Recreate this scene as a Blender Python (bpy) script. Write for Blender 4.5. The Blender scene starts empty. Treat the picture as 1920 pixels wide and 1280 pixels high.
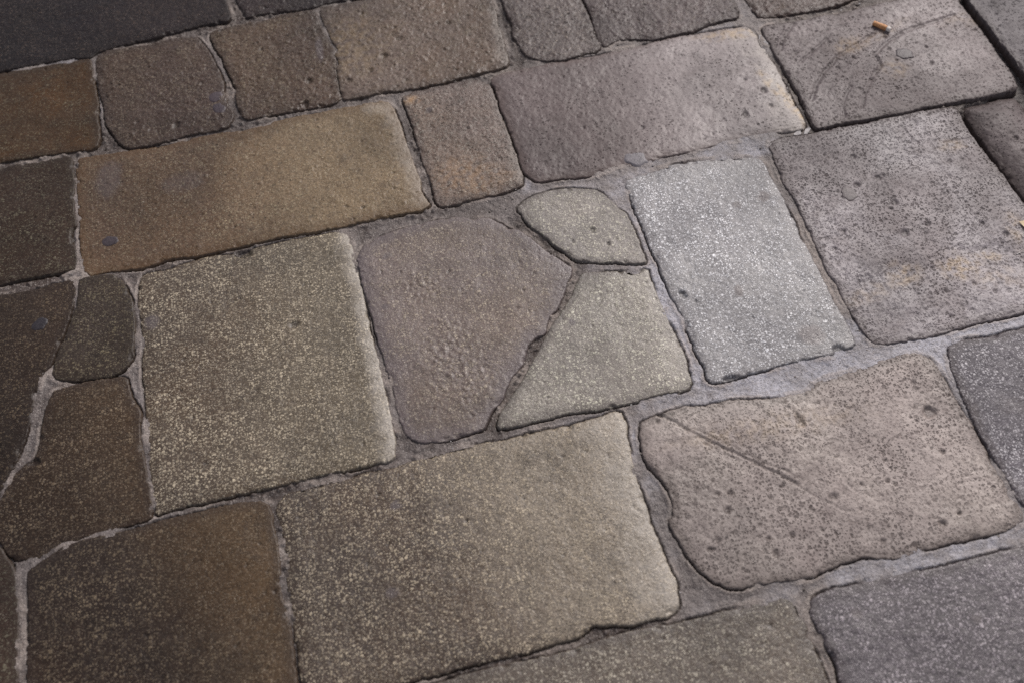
import bpy, math, random
import numpy as np
from mathutils import Matrix

# ------------------------------------------------------------------ scene
scene = bpy.context.scene
C = scene.collection
random.seed(7)

# outlines of the paving stones on the ground, in millimetres (x along the courses, y across them)
OUT = {
 1: [(-731.4,1483.5),(-606.9,1483.7),(-570.5,1484.3),(-534.0,1484.8),(-494.4,1484.6),(-454.8,1478.0),(-446.3,1486.3),(-426.3,1491.5),(-397.6,1494.4),(-366.0,1496.5),(-334.2,1500.8),(-299.3,1504.4),(-264.2,1510.1),(-235.1,1508.7),(-216.1,1508.0),(-211.6,1517.8),(-212.5,1536.0),(-216.3,1564.3),(-218.1,1670.5),(-240.9,1806.0),(-471.8,1854.9),(-814.3,1806.2)],
 2: [(-194.8,1618.0),(-196.0,1558.7),(-188.0,1529.3),(-184.7,1509.1),(-165.9,1509.7),(-165.7,1511.9),(-130.6,1508.9),(-92.9,1503.0),(-63.4,1501.6),(-47.7,1508.6),(-24.2,1506.6),(11.4,1504.9),(105.1,1534.4),(113.1,1640.4),(-36.8,1635.3)],
 3: [(-695.3,1473.8),(-606.6,1477.4),(-567.5,1477.2),(-528.2,1477.0),(-488.7,1474.6),(-454.8,1473.4),(-452.1,1454.2),(-449.5,1420.6),(-446.2,1387.3),(-443.6,1362.8),(-443.9,1331.6),(-442.8,1308.3),(-441.9,1281.6),(-445.3,1265.7),(-455.9,1260.0),(-485.0,1263.3),(-519.4,1265.8),(-558.9,1268.9),(-598.3,1271.3),(-690.0,1270.1)],
 4: [(-442.1,1476.7),(-426.3,1486.0),(-392.2,1483.5),(-352.2,1481.2),(-320.5,1484.5),(-294.6,1484.4),(-271.8,1479.0),(-268.1,1469.8),(-259.3,1450.2),(-252.3,1425.1),(-245.4,1402.3),(-239.3,1376.0),(-236.1,1354.8),(-238.6,1339.5),(-234.1,1318.4),(-233.4,1298.6),(-226.7,1285.2),(-226.0,1276.5),(-230.6,1263.2),(-236.8,1253.4),(-266.6,1250.8),(-293.4,1253.4),(-328.5,1248.5),(-360.6,1247.7),(-387.2,1247.7),(-400.3,1252.7),(-410.1,1267.6),(-420.4,1291.0),(-429.3,1308.5),(-430.6,1335.8),(-433.0,1360.0),(-437.7,1381.0),(-440.7,1410.0),(-443.8,1443.7)],
 5: [(-248.0,1481.6),(-241.0,1486.2),(-225.0,1487.1),(-201.5,1489.4),(-178.2,1490.0),(-149.0,1489.5),(-131.9,1495.9),(-93.8,1494.3),(-67.4,1493.3),(-63.5,1481.5),(-61.0,1454.3),(-56.0,1431.2),(-52.0,1412.9),(-48.2,1396.9),(-43.7,1380.9),(-47.8,1367.4),(-45.5,1352.2),(-49.0,1336.7),(-49.4,1312.5),(-48.7,1280.4),(-48.8,1268.6),(-64.9,1262.0),(-98.1,1261.2),(-133.6,1262.9),(-166.5,1262.1),(-188.2,1263.3),(-200.7,1264.0),(-207.9,1268.6),(-211.8,1277.3),(-213.5,1289.4),(-216.3,1305.8),(-216.4,1321.6),(-212.8,1332.5),(-217.0,1349.7),(-219.8,1366.7),(-227.7,1393.4),(-230.0,1419.0),(-237.5,1433.7),(-241.9,1451.9),(-248.0,1468.6)],
 6: [(-56.1,1493.8),(-51.9,1498.9),(-25.4,1497.9),(10.2,1497.1),(28.6,1500.2),(129.1,1505.3),(236.8,1509.6),(246.5,1481.9),(241.5,1437.6),(242.6,1401.6),(238.5,1376.4),(239.7,1341.6),(238.5,1316.6),(238.1,1295.8),(237.2,1281.7),(230.8,1271.9),(213.5,1268.5),(187.7,1267.4),(158.9,1265.1),(129.9,1260.9),(101.7,1260.5),(73.7,1260.1),(48.7,1260.9),(27.0,1264.8),(4.5,1263.3),(-23.4,1262.6),(-42.6,1263.8),(-44.6,1273.4),(-44.2,1295.1),(-45.1,1319.4),(-43.6,1341.4),(-38.4,1350.3),(-42.3,1372.2),(-35.4,1382.9),(-41.3,1401.4),(-45.9,1421.9),(-48.2,1437.7),(-52.0,1465.0),(-54.7,1481.3)],
 7: [(263.6,1520.3),(261.2,1432.1),(262.1,1396.2),(265.3,1364.7),(259.2,1334.2),(264.0,1324.4),(264.9,1301.0),(275.2,1280.8),(294.8,1267.2),(322.2,1261.9),(342.5,1262.5),(366.4,1265.9),(384.1,1267.3),(392.5,1272.5),(393.0,1291.2),(392.9,1312.5),(394.0,1338.0),(393.9,1359.9),(392.2,1386.9),(391.9,1400.5),(389.8,1530.9)],
 8: [(400.8,1411.5),(400.0,1393.7),(401.9,1357.7),(399.7,1332.1),(397.6,1306.9),(397.5,1282.4),(402.7,1271.8),(420.3,1282.5),(451.7,1280.2),(488.9,1268.0),(531.0,1271.2),(557.2,1270.4),(580.0,1277.0),(611.1,1281.3),(633.5,1281.7),(642.3,1287.1),(645.7,1299.2),(646.6,1312.1),(645.9,1325.6),(667.4,1515.4),(400.1,1512.6)],
 9: [(665.3,1378.2),(667.9,1319.6),(670.2,1292.4),(672.9,1275.2),(681.9,1269.6),(707.6,1266.5),(743.0,1265.4),(787.0,1262.8),(818.9,1267.2),(836.4,1272.9),(953.0,1298.0),(958.9,1401.6)],
 10: [(670.2,1244.1),(680.5,1249.8),(709.2,1247.1),(738.1,1245.1),(775.0,1247.9),(815.9,1245.3),(853.8,1249.6),(890.5,1250.9),(932.5,1249.8),(981.5,1250.4),(1020.4,1248.6),(1012.6,1219.7),(1014.0,1197.6),(1015.9,1170.5),(1016.2,1140.8),(1015.7,1116.1),(1015.3,1091.7),(1015.6,1063.5),(1015.9,1035.7),(1012.7,1014.8),(1007.0,1007.1),(977.6,1005.5),(945.9,1004.5),(918.2,1005.8),(887.5,1006.5),(851.1,1006.9),(822.5,1005.5),(789.4,1006.5),(766.7,1005.6),(739.4,1006.9),(712.4,1008.6),(684.1,1006.9),(672.7,1007.4),(669.9,1019.9),(671.8,1037.2),(673.2,1056.4),(675.0,1082.6),(672.9,1106.5),(672.1,1134.3),(670.0,1158.9),(669.2,1187.6),(668.1,1216.1)],
 11: [(1033.9,1244.8),(1031.1,1219.0),(1031.9,1184.9),(1033.7,1146.1),(1035.4,1108.2),(1037.0,1071.2),(1037.9,1039.2),(1035.3,865.9),(1332.0,939.5),(1400.0,1202.3),(1174.2,1340.8),(1059.1,1312.6)],
 12: [(914.4,993.3),(944.4,995.8),(973.4,997.1),(1001.6,995.6),(1002.9,985.4),(1004.7,969.8),(1005.5,944.3),(1001.2,819.7),(1006.0,664.4),(946.5,631.8),(931.7,723.1),(921.4,784.3),(919.1,810.3),(916.5,836.5),(915.3,871.1),(914.0,906.5),(911.1,939.5),(911.5,968.7)],
 13: [(-697.6,1260.6),(-597.7,1254.8),(-571.6,1257.0),(-545.4,1252.6),(-519.2,1253.3),(-488.9,1252.6),(-484.4,1241.2),(-483.0,1215.6),(-481.6,1186.9),(-482.8,1159.5),(-481.4,1131.8),(-478.8,1107.6),(-484.3,1095.8),(-483.0,1069.3),(-478.7,1057.9),(-477.7,1035.9),(-480.1,1023.9),(-491.3,1022.0),(-515.7,1023.6),(-552.1,1024.2),(-588.3,1022.9),(-672.4,1016.8)],
 14: [(-473.9,1245.0),(-450.7,1244.3),(-413.8,1241.9),(-387.4,1240.4),(-334.3,1237.4),(-294.1,1241.6),(-253.8,1241.7),(-213.8,1237.1),(-173.2,1237.6),(-162.9,1243.2),(-130.0,1245.8),(-94.7,1244.1),(-53.5,1244.6),(-20.6,1243.5),(12.6,1243.9),(27.3,1235.7),(32.2,1219.7),(34.4,1200.0),(37.4,1176.6),(38.4,1150.4),(40.7,1127.8),(42.2,1105.8),(44.4,1080.4),(47.5,1062.1),(44.5,1042.1),(47.5,1024.3),(53.1,1009.3),(36.5,1002.9),(16.3,1004.8),(-14.5,1004.2),(-47.6,1004.6),(-81.0,1001.7),(-103.5,1004.3),(-128.9,1003.0),(-161.3,1006.2),(-186.4,1006.2),(-211.6,1004.7),(-225.6,1004.4),(-245.6,1003.8),(-270.5,1003.8),(-295.4,1002.3),(-332.2,1007.0),(-356.9,1005.4),(-376.8,999.8),(-403.6,1003.3),(-437.7,1007.3),(-456.0,1004.5),(-465.0,1015.3),(-468.9,1033.6),(-470.1,1062.7),(-471.8,1095.9),(-473.3,1129.7),(-474.9,1157.4),(-476.2,1192.6),(-477.6,1228.6)],
 15: [(51.5,1244.8),(66.4,1250.6),(99.4,1247.7),(131.2,1253.0),(159.0,1251.4),(178.1,1248.3),(194.6,1235.9),(195.6,1214.7),(196.6,1194.9),(197.3,1167.9),(199.0,1144.8),(200.7,1122.0),(200.4,1096.4),(202.1,1074.3),(201.7,1049.5),(202.8,1031.7),(198.9,1012.6),(171.8,1006.0),(132.4,1004.5),(93.2,1002.9),(68.6,1002.6),(64.3,1016.5),(65.6,1043.5),(64.3,1064.6),(61.0,1083.1),(59.6,1112.0),(58.1,1141.5),(57.3,1167.6),(55.7,1198.1),(52.9,1221.9)],
 16: [(202.5,1246.5),(210.2,1253.2),(232.0,1254.6),(266.3,1255.4),(295.2,1256.9),(331.9,1255.1),(372.0,1254.5),(398.7,1257.5),(439.6,1258.8),(484.0,1261.3),(528.6,1263.9),(557.5,1262.3),(586.3,1260.7),(616.0,1261.1),(644.3,1257.6),(652.4,1245.6),(656.2,1226.8),(655.8,1202.8),(656.8,1177.8),(659.3,1148.9),(659.3,1117.2),(658.9,1086.2),(659.7,1059.3),(660.4,1036.6),(658.5,1021.1),(653.7,1015.0),(624.1,1015.6),(600.4,1018.2),(578.6,1018.6),(553.3,1018.0),(526.0,1018.0),(495.2,1015.4),(462.1,1013.4),(427.2,1013.7),(407.0,1009.5),(381.8,1005.6),(362.4,1012.4),(352.0,1013.4),(328.7,1006.2),(307.2,1004.9),(286.1,1005.3),(256.0,1011.5),(223.3,1012.4),(213.3,1025.5),(207.4,1037.5),(206.7,1055.3),(208.2,1079.9),(206.8,1102.0),(206.4,1124.2),(205.0,1154.5),(202.8,1181.7),(204.1,1220.3),(200.6,1235.0)],
 17: [(593.7,998.6),(621.7,1002.0),(653.4,999.0),(680.9,999.0),(714.1,999.3),(749.2,997.3),(792.3,1000.6),(828.4,1000.2),(863.9,998.2),(898.2,994.6),(898.1,980.4),(894.8,959.2),(895.3,937.2),(896.6,911.8),(899.4,889.9),(902.2,868.3),(905.0,847.0),(904.6,820.1),(907.9,788.9),(917.5,697.0),(929.0,622.2),(817.5,614.9),(791.9,612.9),(767.6,613.4),(738.4,613.8),(707.5,610.4),(680.1,609.0),(656.1,609.5),(632.8,611.3),(609.6,613.3),(598.0,618.7),(593.9,631.7),(590.5,646.5),(590.5,666.3),(588.4,687.0),(589.2,719.1),(584.6,738.2),(585.4,765.4),(586.3,793.0),(587.2,821.2),(587.0,847.0),(589.2,866.1),(587.9,889.7),(582.9,911.2),(586.3,934.3),(586.1,955.2),(588.4,975.7),(588.0,989.3)],
 18: [(-694.5,1007.9),(-587.4,1000.3),(-563.3,997.2),(-539.3,997.2),(-515.4,1001.8),(-486.3,1001.8),(-481.0,1001.6),(-480.7,986.8),(-484.2,960.4),(-488.9,937.7),(-495.8,916.0),(-504.9,892.4),(-509.3,876.5),(-513.7,863.6),(-524.9,849.8),(-530.4,837.4),(-532.3,824.4),(-536.6,812.0),(-539.5,794.1),(-541.2,773.6),(-543.2,768.9),(-546.1,754.2),(-553.2,733.1),(-559.1,714.6),(-567.1,699.4),(-574.6,683.0),(-612.0,622.5),(-704.0,623.1)],
 19: [(-471.3,999.2),(-462.1,1001.4),(-437.8,999.9),(-419.6,993.7),(-409.6,974.7),(-402.8,954.7),(-398.6,941.6),(-396.8,920.2),(-397.6,891.2),(-399.3,868.6),(-399.8,849.0),(-405.9,836.5),(-417.4,827.5),(-430.7,824.0),(-453.6,825.6),(-478.6,827.8),(-502.6,837.3),(-508.9,847.1),(-504.5,865.5),(-500.1,885.0),(-491.5,902.8),(-484.5,924.3),(-478.7,943.4),(-473.5,968.2),(-472.3,990.2)],
 20: [(-507.6,818.2),(-490.0,819.2),(-467.3,821.1),(-439.9,821.1),(-417.1,818.1),(-407.4,812.9),(-405.5,798.0),(-401.4,780.9),(-394.2,765.8),(-390.6,751.8),(-391.7,736.5),(-392.9,726.5),(-392.3,711.0),(-388.7,692.5),(-387.1,674.7),(-385.5,657.2),(-382.8,642.0),(-381.3,624.9),(-381.1,606.0),(-383.4,596.6),(-394.4,593.5),(-413.4,592.3),(-432.2,591.2),(-446.8,589.0),(-467.6,590.7),(-482.2,587.4),(-500.8,583.3),(-519.1,575.2),(-539.7,576.8),(-553.7,581.4),(-562.3,591.3),(-571.6,607.5),(-613.2,644.9),(-600.9,664.4),(-574.1,670.2),(-563.8,688.8),(-553.3,703.3),(-543.0,712.6),(-532.3,717.9),(-526.1,731.5),(-524.0,748.7),(-523.2,763.9),(-522.3,771.5),(-518.0,791.4),(-513.7,806.3)],
 21: [(-645.5,630.7),(-571.3,601.3),(-562.8,584.0),(-556.3,571.3),(-552.1,557.2),(-550.3,539.4),(-548.0,523.9),(-546.3,502.4),(-546.5,475.6),(-545.6,418.1),(-546.4,351.9),(-680.0,365.8)],
 22: [(-382.1,985.6),(-369.8,988.7),(-345.4,987.1),(-320.7,991.7),(-295.7,996.3),(-271.1,994.7),(-246.7,990.7),(-221.8,991.6),(-212.5,994.6),(-187.4,996.1),(-162.3,997.4),(-129.8,995.5),(-104.7,995.1),(-87.2,993.8),(-78.8,985.2),(-74.8,970.2),(-73.8,950.8),(-72.0,928.3),(-72.8,903.8),(-70.1,881.8),(-70.4,854.9),(-70.3,831.4),(-70.2,808.2),(-67.8,784.9),(-66.6,762.2),(-65.4,739.9),(-65.3,718.3),(-64.2,696.7),(-63.0,675.5),(-63.4,652.4),(-62.3,639.4),(-64.4,619.9),(-68.6,606.5),(-76.7,602.4),(-95.7,604.6),(-113.5,602.9),(-131.1,602.4),(-152.5,605.2),(-172.2,604.0),(-194.0,603.4),(-215.7,602.7),(-237.2,603.2),(-248.0,603.4),(-255.8,601.8),(-277.2,603.4),(-298.6,602.8),(-320.0,602.1),(-341.2,603.8),(-362.5,601.9),(-375.7,599.6),(-377.2,614.5),(-378.6,633.8),(-380.1,653.4),(-382.2,678.4),(-382.4,703.5),(-382.4,729.0),(-384.0,755.4),(-384.2,781.9),(-385.8,803.9),(-386.0,831.5),(-384.0,859.1),(-385.4,888.1),(-388.0,918.0),(-388.3,948.0),(-385.5,968.6)],
 23: [(-63.0,947.4),(-56.9,955.4),(-35.7,965.9),(-14.9,970.2),(11.2,974.8),(36.6,974.8),(62.4,976.3),(87.6,974.7),(111.3,965.2),(135.9,960.5),(146.4,949.6),(160.8,934.4),(177.7,923.6),(188.5,904.7),(201.1,884.0),(212.0,867.1),(223.5,853.3),(231.9,839.4),(227.9,829.7),(219.1,819.8),(211.4,803.8),(201.4,788.6),(192.2,776.3),(178.9,766.6),(171.9,752.6),(170.0,745.1),(153.7,740.8),(139.3,730.3),(132.8,712.6),(125.4,700.7),(109.0,688.6),(96.4,672.5),(88.1,656.0),(72.0,644.9),(62.4,631.9),(55.4,620.3),(50.9,619.4),(39.7,617.4),(16.9,615.5),(-5.5,614.8),(-27.0,618.9),(-36.7,624.8),(-46.0,635.4),(-48.7,646.2),(-51.7,667.4),(-51.6,688.3),(-51.6,709.5),(-53.1,728.7),(-55.3,751.1),(-58.0,771.2),(-59.5,791.3),(-60.4,808.6),(-62.3,835.2),(-63.5,859.1),(-66.4,880.8),(-67.2,908.5),(-67.3,933.4)],
 24: [(184.2,971.7),(196.8,981.2),(215.7,986.4),(237.3,989.2),(255.3,987.9),(284.7,980.2),(303.9,973.5),(313.0,960.9),(322.7,941.6),(328.8,926.7),(334.4,919.3),(336.3,899.2),(338.2,879.4),(338.0,857.2),(338.6,838.2),(337.3,825.5),(319.5,829.8),(296.7,837.2),(273.3,843.2),(250.3,850.7),(244.1,853.8),(236.7,863.8),(229.9,876.3),(220.4,888.5),(213.8,902.6),(204.5,916.6),(193.4,934.1),(187.8,948.3),(186.2,957.9),(183.1,964.7)],
 25: [(247.1,827.3),(267.9,823.4),(291.5,818.9),(310.4,815.6),(318.4,808.9),(332.1,813.1),(336.7,810.3),(335.9,796.0),(336.5,777.8),(336.0,760.2),(337.8,742.2),(338.4,724.7),(338.7,710.3),(341.3,695.6),(342.7,681.2),(343.0,667.3),(343.3,653.6),(340.6,638.0),(339.5,620.1),(333.5,612.3),(319.9,610.5),(297.6,613.4),(274.3,612.7),(255.0,609.7),(227.5,610.1),(204.8,610.6),(171.7,614.9),(137.5,614.5),(109.8,612.4),(83.5,614.2),(74.6,616.4),(77.8,625.0),(84.8,636.1),(100.1,653.1),(112.2,665.9),(119.5,671.5),(136.4,694.1),(153.1,714.6),(170.0,735.5),(180.7,749.8),(196.8,765.8),(210.1,779.9),(224.3,797.0),(233.3,812.6),(242.4,823.9)],
 26: [(356.5,980.9),(375.8,985.5),(400.9,989.3),(436.5,992.2),(468.2,990.9),(493.9,987.6),(527.1,982.3),(556.7,974.5),(566.7,966.6),(568.1,952.9),(567.2,932.4),(566.3,943.0),(569.1,914.8),(570.7,890.9),(569.9,861.3),(571.2,851.2),(571.5,831.7),(567.1,813.7),(570.9,790.7),(570.2,763.2),(572.8,738.3),(572.1,711.7),(571.2,691.4),(574.8,670.3),(575.2,647.6),(573.4,620.8),(551.1,616.8),(533.4,614.4),(512.9,616.8),(491.0,615.6),(467.5,616.1),(445.8,614.8),(431.5,614.4),(414.2,613.4),(396.9,611.0),(375.5,609.8),(365.6,613.6),(362.4,621.0),(366.8,634.1),(363.6,648.4),(362.1,665.3),(362.7,681.7),(362.0,701.6),(362.6,718.5),(361.0,736.2),(357.1,754.8),(356.4,775.7),(355.6,797.0),(357.1,818.0),(354.5,834.1),(353.9,853.1),(354.0,878.5),(353.4,898.0),(353.2,914.5),(352.9,931.1),(352.0,954.8),(352.7,971.6)],
 27: [(259.4,576.8),(280.8,581.2),(301.8,582.6),(321.2,586.0),(346.2,578.2),(363.4,581.1),(390.1,578.3),(416.1,572.1),(437.8,568.2),(460.8,567.7),(483.9,567.1),(499.5,575.8),(508.0,579.5),(531.3,580.2),(561.0,583.5),(586.6,587.8),(610.7,588.4),(630.6,590.2),(642.4,589.9),(655.2,582.4),(662.3,572.8),(665.4,559.1),(666.1,540.4),(666.8,521.9),(666.3,501.5),(669.0,483.1),(671.3,468.8),(669.3,450.7),(670.9,430.9),(669.6,419.2),(669.2,400.3),(671.6,378.7),(674.1,357.5),(674.0,339.4),(660.0,332.6),(636.5,329.4),(615.2,330.2),(593.4,330.0),(572.7,331.7),(552.5,330.1),(530.9,329.9),(510.0,326.3),(492.3,329.5),(466.5,339.0),(445.1,338.8),(424.9,336.1),(408.7,332.6),(392.9,330.0),(374.5,331.3),(350.7,334.9),(330.4,336.7),(315.2,336.1),(295.7,340.0),(282.9,350.2),(272.9,362.8),(265.2,377.6),(261.3,391.5),(257.9,407.3),(253.9,421.6),(251.9,435.5),(260.6,442.5),(265.3,457.4),(264.7,476.1),(259.9,496.2),(251.7,512.5),(247.5,528.1),(250.9,546.9),(252.9,561.3),(255.7,570.6)],
 28: [(693.0,586.7),(708.0,591.2),(731.9,590.6),(754.7,587.6),(780.0,589.6),(804.1,589.0),(923.4,605.1),(1084.9,605.8),(1025.8,427.6),(873.7,363.2),(698.0,350.7),(682.1,354.1),(679.6,369.8),(679.2,390.8),(678.7,412.2),(676.2,429.6),(675.7,451.6),(676.2,471.3),(677.7,488.5),(678.2,508.8),(680.9,528.8),(682.6,552.1),(688.6,574.8)],
 29: [(-532.8,564.1),(-522.7,570.5),(-508.5,577.1),(-492.1,583.2),(-475.5,587.1),(-455.2,587.9),(-436.5,586.7),(-417.6,587.9),(-394.6,588.0),(-379.8,591.3),(-363.0,590.7),(-341.8,591.3),(-320.6,591.9),(-299.4,591.4),(-278.1,592.1),(-261.1,590.3),(-243.5,587.2),(-233.7,580.1),(-230.5,569.2),(-230.2,550.7),(-228.3,527.5),(-226.6,515.9),(-228.2,489.9),(-230.6,466.7),(-228.2,451.2),(-225.7,436.0),(-225.5,419.4),(-223.5,423.0),(-222.8,398.4),(-224.0,378.6),(-223.0,362.6),(-222.7,347.8),(-222.0,317.1),(-223.6,276.2),(-384.6,268.3),(-532.4,275.1),(-534.6,421.7),(-534.5,480.9),(-535.6,523.0),(-538.2,545.1),(-535.6,561.5)],
 30: [(-210.4,587.3),(-193.5,589.1),(-173.8,591.4),(-152.0,592.1),(-128.6,588.7),(-110.6,592.8),(-84.7,591.2),(-67.2,590.6),(-49.0,594.6),(-31.3,595.1),(-8.9,597.0),(13.7,598.8),(35.8,598.3),(57.7,596.6),(79.7,594.9),(87.6,594.2),(110.5,596.1),(132.8,595.6),(161.9,594.7),(189.6,596.7),(215.0,598.0),(229.1,600.9),(236.5,596.5),(237.8,585.2),(237.2,575.2),(233.1,561.2),(230.6,537.1),(228.7,515.8),(227.2,499.4),(229.2,480.1),(230.1,461.4),(228.6,445.8),(228.5,427.8),(232.0,411.4),(232.2,391.6),(233.7,376.1),(236.1,360.7),(233.7,346.5),(230.3,332.8),(226.2,329.0),(214.2,324.7),(197.8,324.6),(177.6,325.3),(167.4,325.0),(152.4,329.4),(138.9,332.2),(125.7,335.9),(115.9,329.6),(104.9,326.2),(51.5,322.9),(3.6,322.7),(-43.8,322.7),(-113.3,320.0),(-206.2,320.6),(-213.0,336.3),(-217.8,346.6),(-219.0,361.7),(-218.2,377.3),(-219.9,397.7),(-219.6,434.5),(-219.8,451.4),(-222.6,471.2),(-220.0,485.7),(-217.4,500.4),(-219.8,516.5),(-221.6,539.5),(-224.1,556.1),(-224.6,572.5),(-217.4,582.4)],
 31: [(-202.5,300.6),(-140.2,306.9),(-77.8,309.1),(-39.7,311.8),(10.8,312.2),(48.6,310.9),(78.9,309.8),(103.8,311.4),(141.7,314.6),(173.2,316.3),(209.8,313.7),(247.0,312.6),(284.9,312.9),(322.4,311.8),(358.6,310.7),(364.9,304.7),(367.1,290.7),(367.3,275.1),(366.4,257.0),(366.7,241.8),(367.2,223.9),(367.0,208.1),(367.9,166.2),(368.8,109.2),(1.6,114.1),(-211.5,137.6)],
 32: [(394.0,305.7),(413.8,308.9),(454.9,307.0),(503.2,306.7),(550.5,303.4),(600.2,304.5),(633.3,304.7),(656.1,304.1),(706.7,307.9),(692.2,149.1),(675.2,65.3),(402.1,74.1),(386.4,121.8),(383.8,174.2),(381.8,204.6),(386.0,222.4),(385.9,237.3),(381.2,256.5),(379.3,275.3),(379.2,290.9),(384.6,300.6)],
}
# joints: x mm, y mm, height of the mortar mm, how fresh and pale it is
JOINT = np.array([[-334,1497,-9.0,0.15],[-192,1529,-9.0,0.15],[-535,1477,-2.0,0.6],[-445,1406,-2.5,0.55],[-441,1336,-3.0,0.5],[-425,1264,-8.0,0.15],[-243,1417,-5.0,0.5],[-224,1309,-9.0,0.2],[-345,1237,-6.0,0.2],[-514,1253,-6.0,0.2],[-119,1256,-7.0,0.3],[31,1253,-6.0,0.35],[-44,1431,-4.0,0.4],[246,1352,-12.0,0.1],[243,1279,-10.0,0.15],[276,1263,-5.0,0.35],[382,1281,-3.0,0.5],[446,1277,-3.0,0.45],[596,1276,-3.0,0.6],[655,1281,-4.0,0.5],[742,1257,-8.0,0.25],[838,1258,-10.0,0.1],[658,1212,-4.0,0.6],[662,1146,-12.0,0.15],[656,1036,-10.0,0.25],[1015,1141,-15.0,0.1],[1010,1039,-15.0,0.1],[734,1009,-12.0,0.1],[895,1008,-12.0,0.1],[909,945,-16.0,0.1],[915,853,-16.0,0.1],[47,1139,-8.0,0.2],[56,1046,-8.0,0.25],[207,1156,-10.0,0.2],[208,1051,-6.0,0.4],[-35,994,-6.0,0.3],[86,989,-6.0,0.3],[152,988,-5.0,0.4],[214,1004,-2.0,0.6],[296,994,-2.0,0.6],[428,1010,-1.0,0.6],[506,1012,-2.0,0.7],[572,1000,-2.0,0.75],[350,947,-3.0,0.6],[345,875,-2.0,0.8],[347,776,-2.0,0.85],[349,683,-2.0,0.85],[350,630,-2.0,0.75],[580,953,-6.0,0.45],[578,835,-5.0,0.45],[572,699,-4.0,0.5],[573,626,-2.0,0.75],[346,606,-2.0,0.75],[451,605,-1.0,0.85],[532,602,-1.0,0.85],[594,603,-1.0,0.85],[677,600,-1.0,0.85],[797,605,-1.0,0.85],[680,573,-1.0,0.9],[669,517,-3.0,0.7],[670,429,-4.0,0.5],[671,361,-3.0,0.6],[193,914,-10.0,0.08],[227,855,-8.0,0.2],[276,833,-2.0,0.5],[210,792,-8.0,0.15],[146,717,-9.0,0.1],[85,646,-9.0,0.05],[119,605,-2.0,0.5],[12,607,-3.0,0.35],[229,610,-2.0,0.6],[-67,941,-4.0,0.35],[-61,823,-4.0,0.4],[-60,690,-3.0,0.4],[-51,615,-6.0,0.25],[-166,596,-6.0,0.2],[-235,598,-8.0,0.15],[-303,599,-5.0,0.3],[-221,535,-6.0,0.25],[-222,431,-6.0,0.25],[-480,1131,-4.0,0.5],[-476,1056,-4.0,0.5],[-534,1011,-8.0,0.1],[-339,1001,-8.0,0.1],[-394,995,-6.0,0.32],[-479,968,-2.0,0.4],[-509,855,-2.0,0.4],[-529,808,-4.0,0.37],[-539,743,-2.0,0.35],[-562,701,-2.0,0.3],[-494,824,-5.0,0.3],[-393,907,-4.0,0.37],[-395,817,-4.0,0.42],[-387,730,-3.0,0.42],[-379,648,-3.0,0.32],[-419,583,-1.0,0.52],[-472,574,-1.0,0.4],[-391,595,-1.0,0.47],[-551,579,-2.0,0.4],[-547,509,-2.0,0.35],[-544,430,-2.0,0.3],[240,559,-3.0,0.65],[246,495,-3.0,0.6],[251,420,-4.0,0.5],[257,356,-4.0,0.45],[267,327,-3.0,0.5],[314,329,-3.0,0.5],[366,323,-2.0,0.65],[449,330,-2.0,0.7],[516,328,-2.0,0.75],[621,330,-2.0,0.75],[377,301,-4.0,0.5],[378,255,-7.0,0.3],[376,218,-7.0,0.3],[182,328,-10.0,0.1],[102,321,-12.0,0.05],[19,319,-10.0,0.1]], float)

# ------------------------------------------------------------------ noise
def _hash(ix, iy, seed):
    h = (ix.astype(np.int64) * 374761393 + iy.astype(np.int64) * 668265263 + seed * 1442695041) & 0xFFFFFFFF
    h = ((h ^ (h >> 13)) * 1274126177) & 0xFFFFFFFF
    h = ((h ^ (h >> 16)) * 2246822519) & 0xFFFFFFFF
    return ((h ^ (h >> 15)) & 0xFFFFFF) / float(0x1000000)

def gnoise(x, y, seed=0):
    ix = np.floor(x); iy = np.floor(y); fx = x - ix; fy = y - iy
    u = fx*fx*fx*(fx*(fx*6-15)+10); v = fy*fy*fy*(fy*(fy*6-15)+10)
    def g(dx, dy):
        a = _hash(ix+dx, iy+dy, seed) * 2*math.pi
        return np.cos(a)*(fx-dx) + np.sin(a)*(fy-dy)
    a = g(0,0); b = g(1,0); c = g(0,1); d = g(1,1)
    return ((a+(b-a)*u) + ((c+(d-c)*u)-(a+(b-a)*u))*v) * 1.5      # about -1..1

def fbm(x, y, wave, octaves=3, seed=0, gain=.5):
    s = 0; amp = 1; tot = 0
    for o in range(octaves):
        s = s + amp*gnoise(x/wave + 17.3*o, y/wave - 9.1*o, seed+o); tot += amp
        amp *= gain; wave *= .5
    return s/tot*1.3

def worley(x, y, cell, seed=0):
    """distance to the nearest cell point (in metres) and that point's random value"""
    gx = x/cell; gy = y/cell; ix = np.floor(gx); iy = np.floor(gy)
    best = np.full(x.shape, 9.); rnd = np.zeros(x.shape)
    for dx in (-1,0,1):
        for dy in (-1,0,1):
            cx = ix+dx; cy = iy+dy
            px = cx+_hash(cx,cy,seed); py = cy+_hash(cx,cy,seed+5)
            d = np.hypot(gx-px, gy-py); m = d < best
            best = np.where(m, d, best); rnd = np.where(m, _hash(cx,cy,seed+11), rnd)
    return best*cell, rnd

def sstep(a, b, x):
    t = np.clip((x-a)/(b-a), 0, 1); return t*t*(3-2*t)

def warp(x, y):
    """wobble shared by stones and mortar so outlines are chipped, never ruler straight"""
    wx = .0014*fbm(x, y, .022, 3, 101) + .0009*gnoise(x/.006, y/.006, 131)
    wy = .0014*fbm(x, y, .022, 3, 202) + .0009*gnoise(x/.006, y/.006, 232)
    return x+wx, y+wy

def chaikin(p):
    q = .88*p + .12*np.roll(p, -1, 0); r = .12*p + .88*np.roll(p, -1, 0)
    return np.stack([q, r], 1).reshape(-1, 2)

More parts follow.
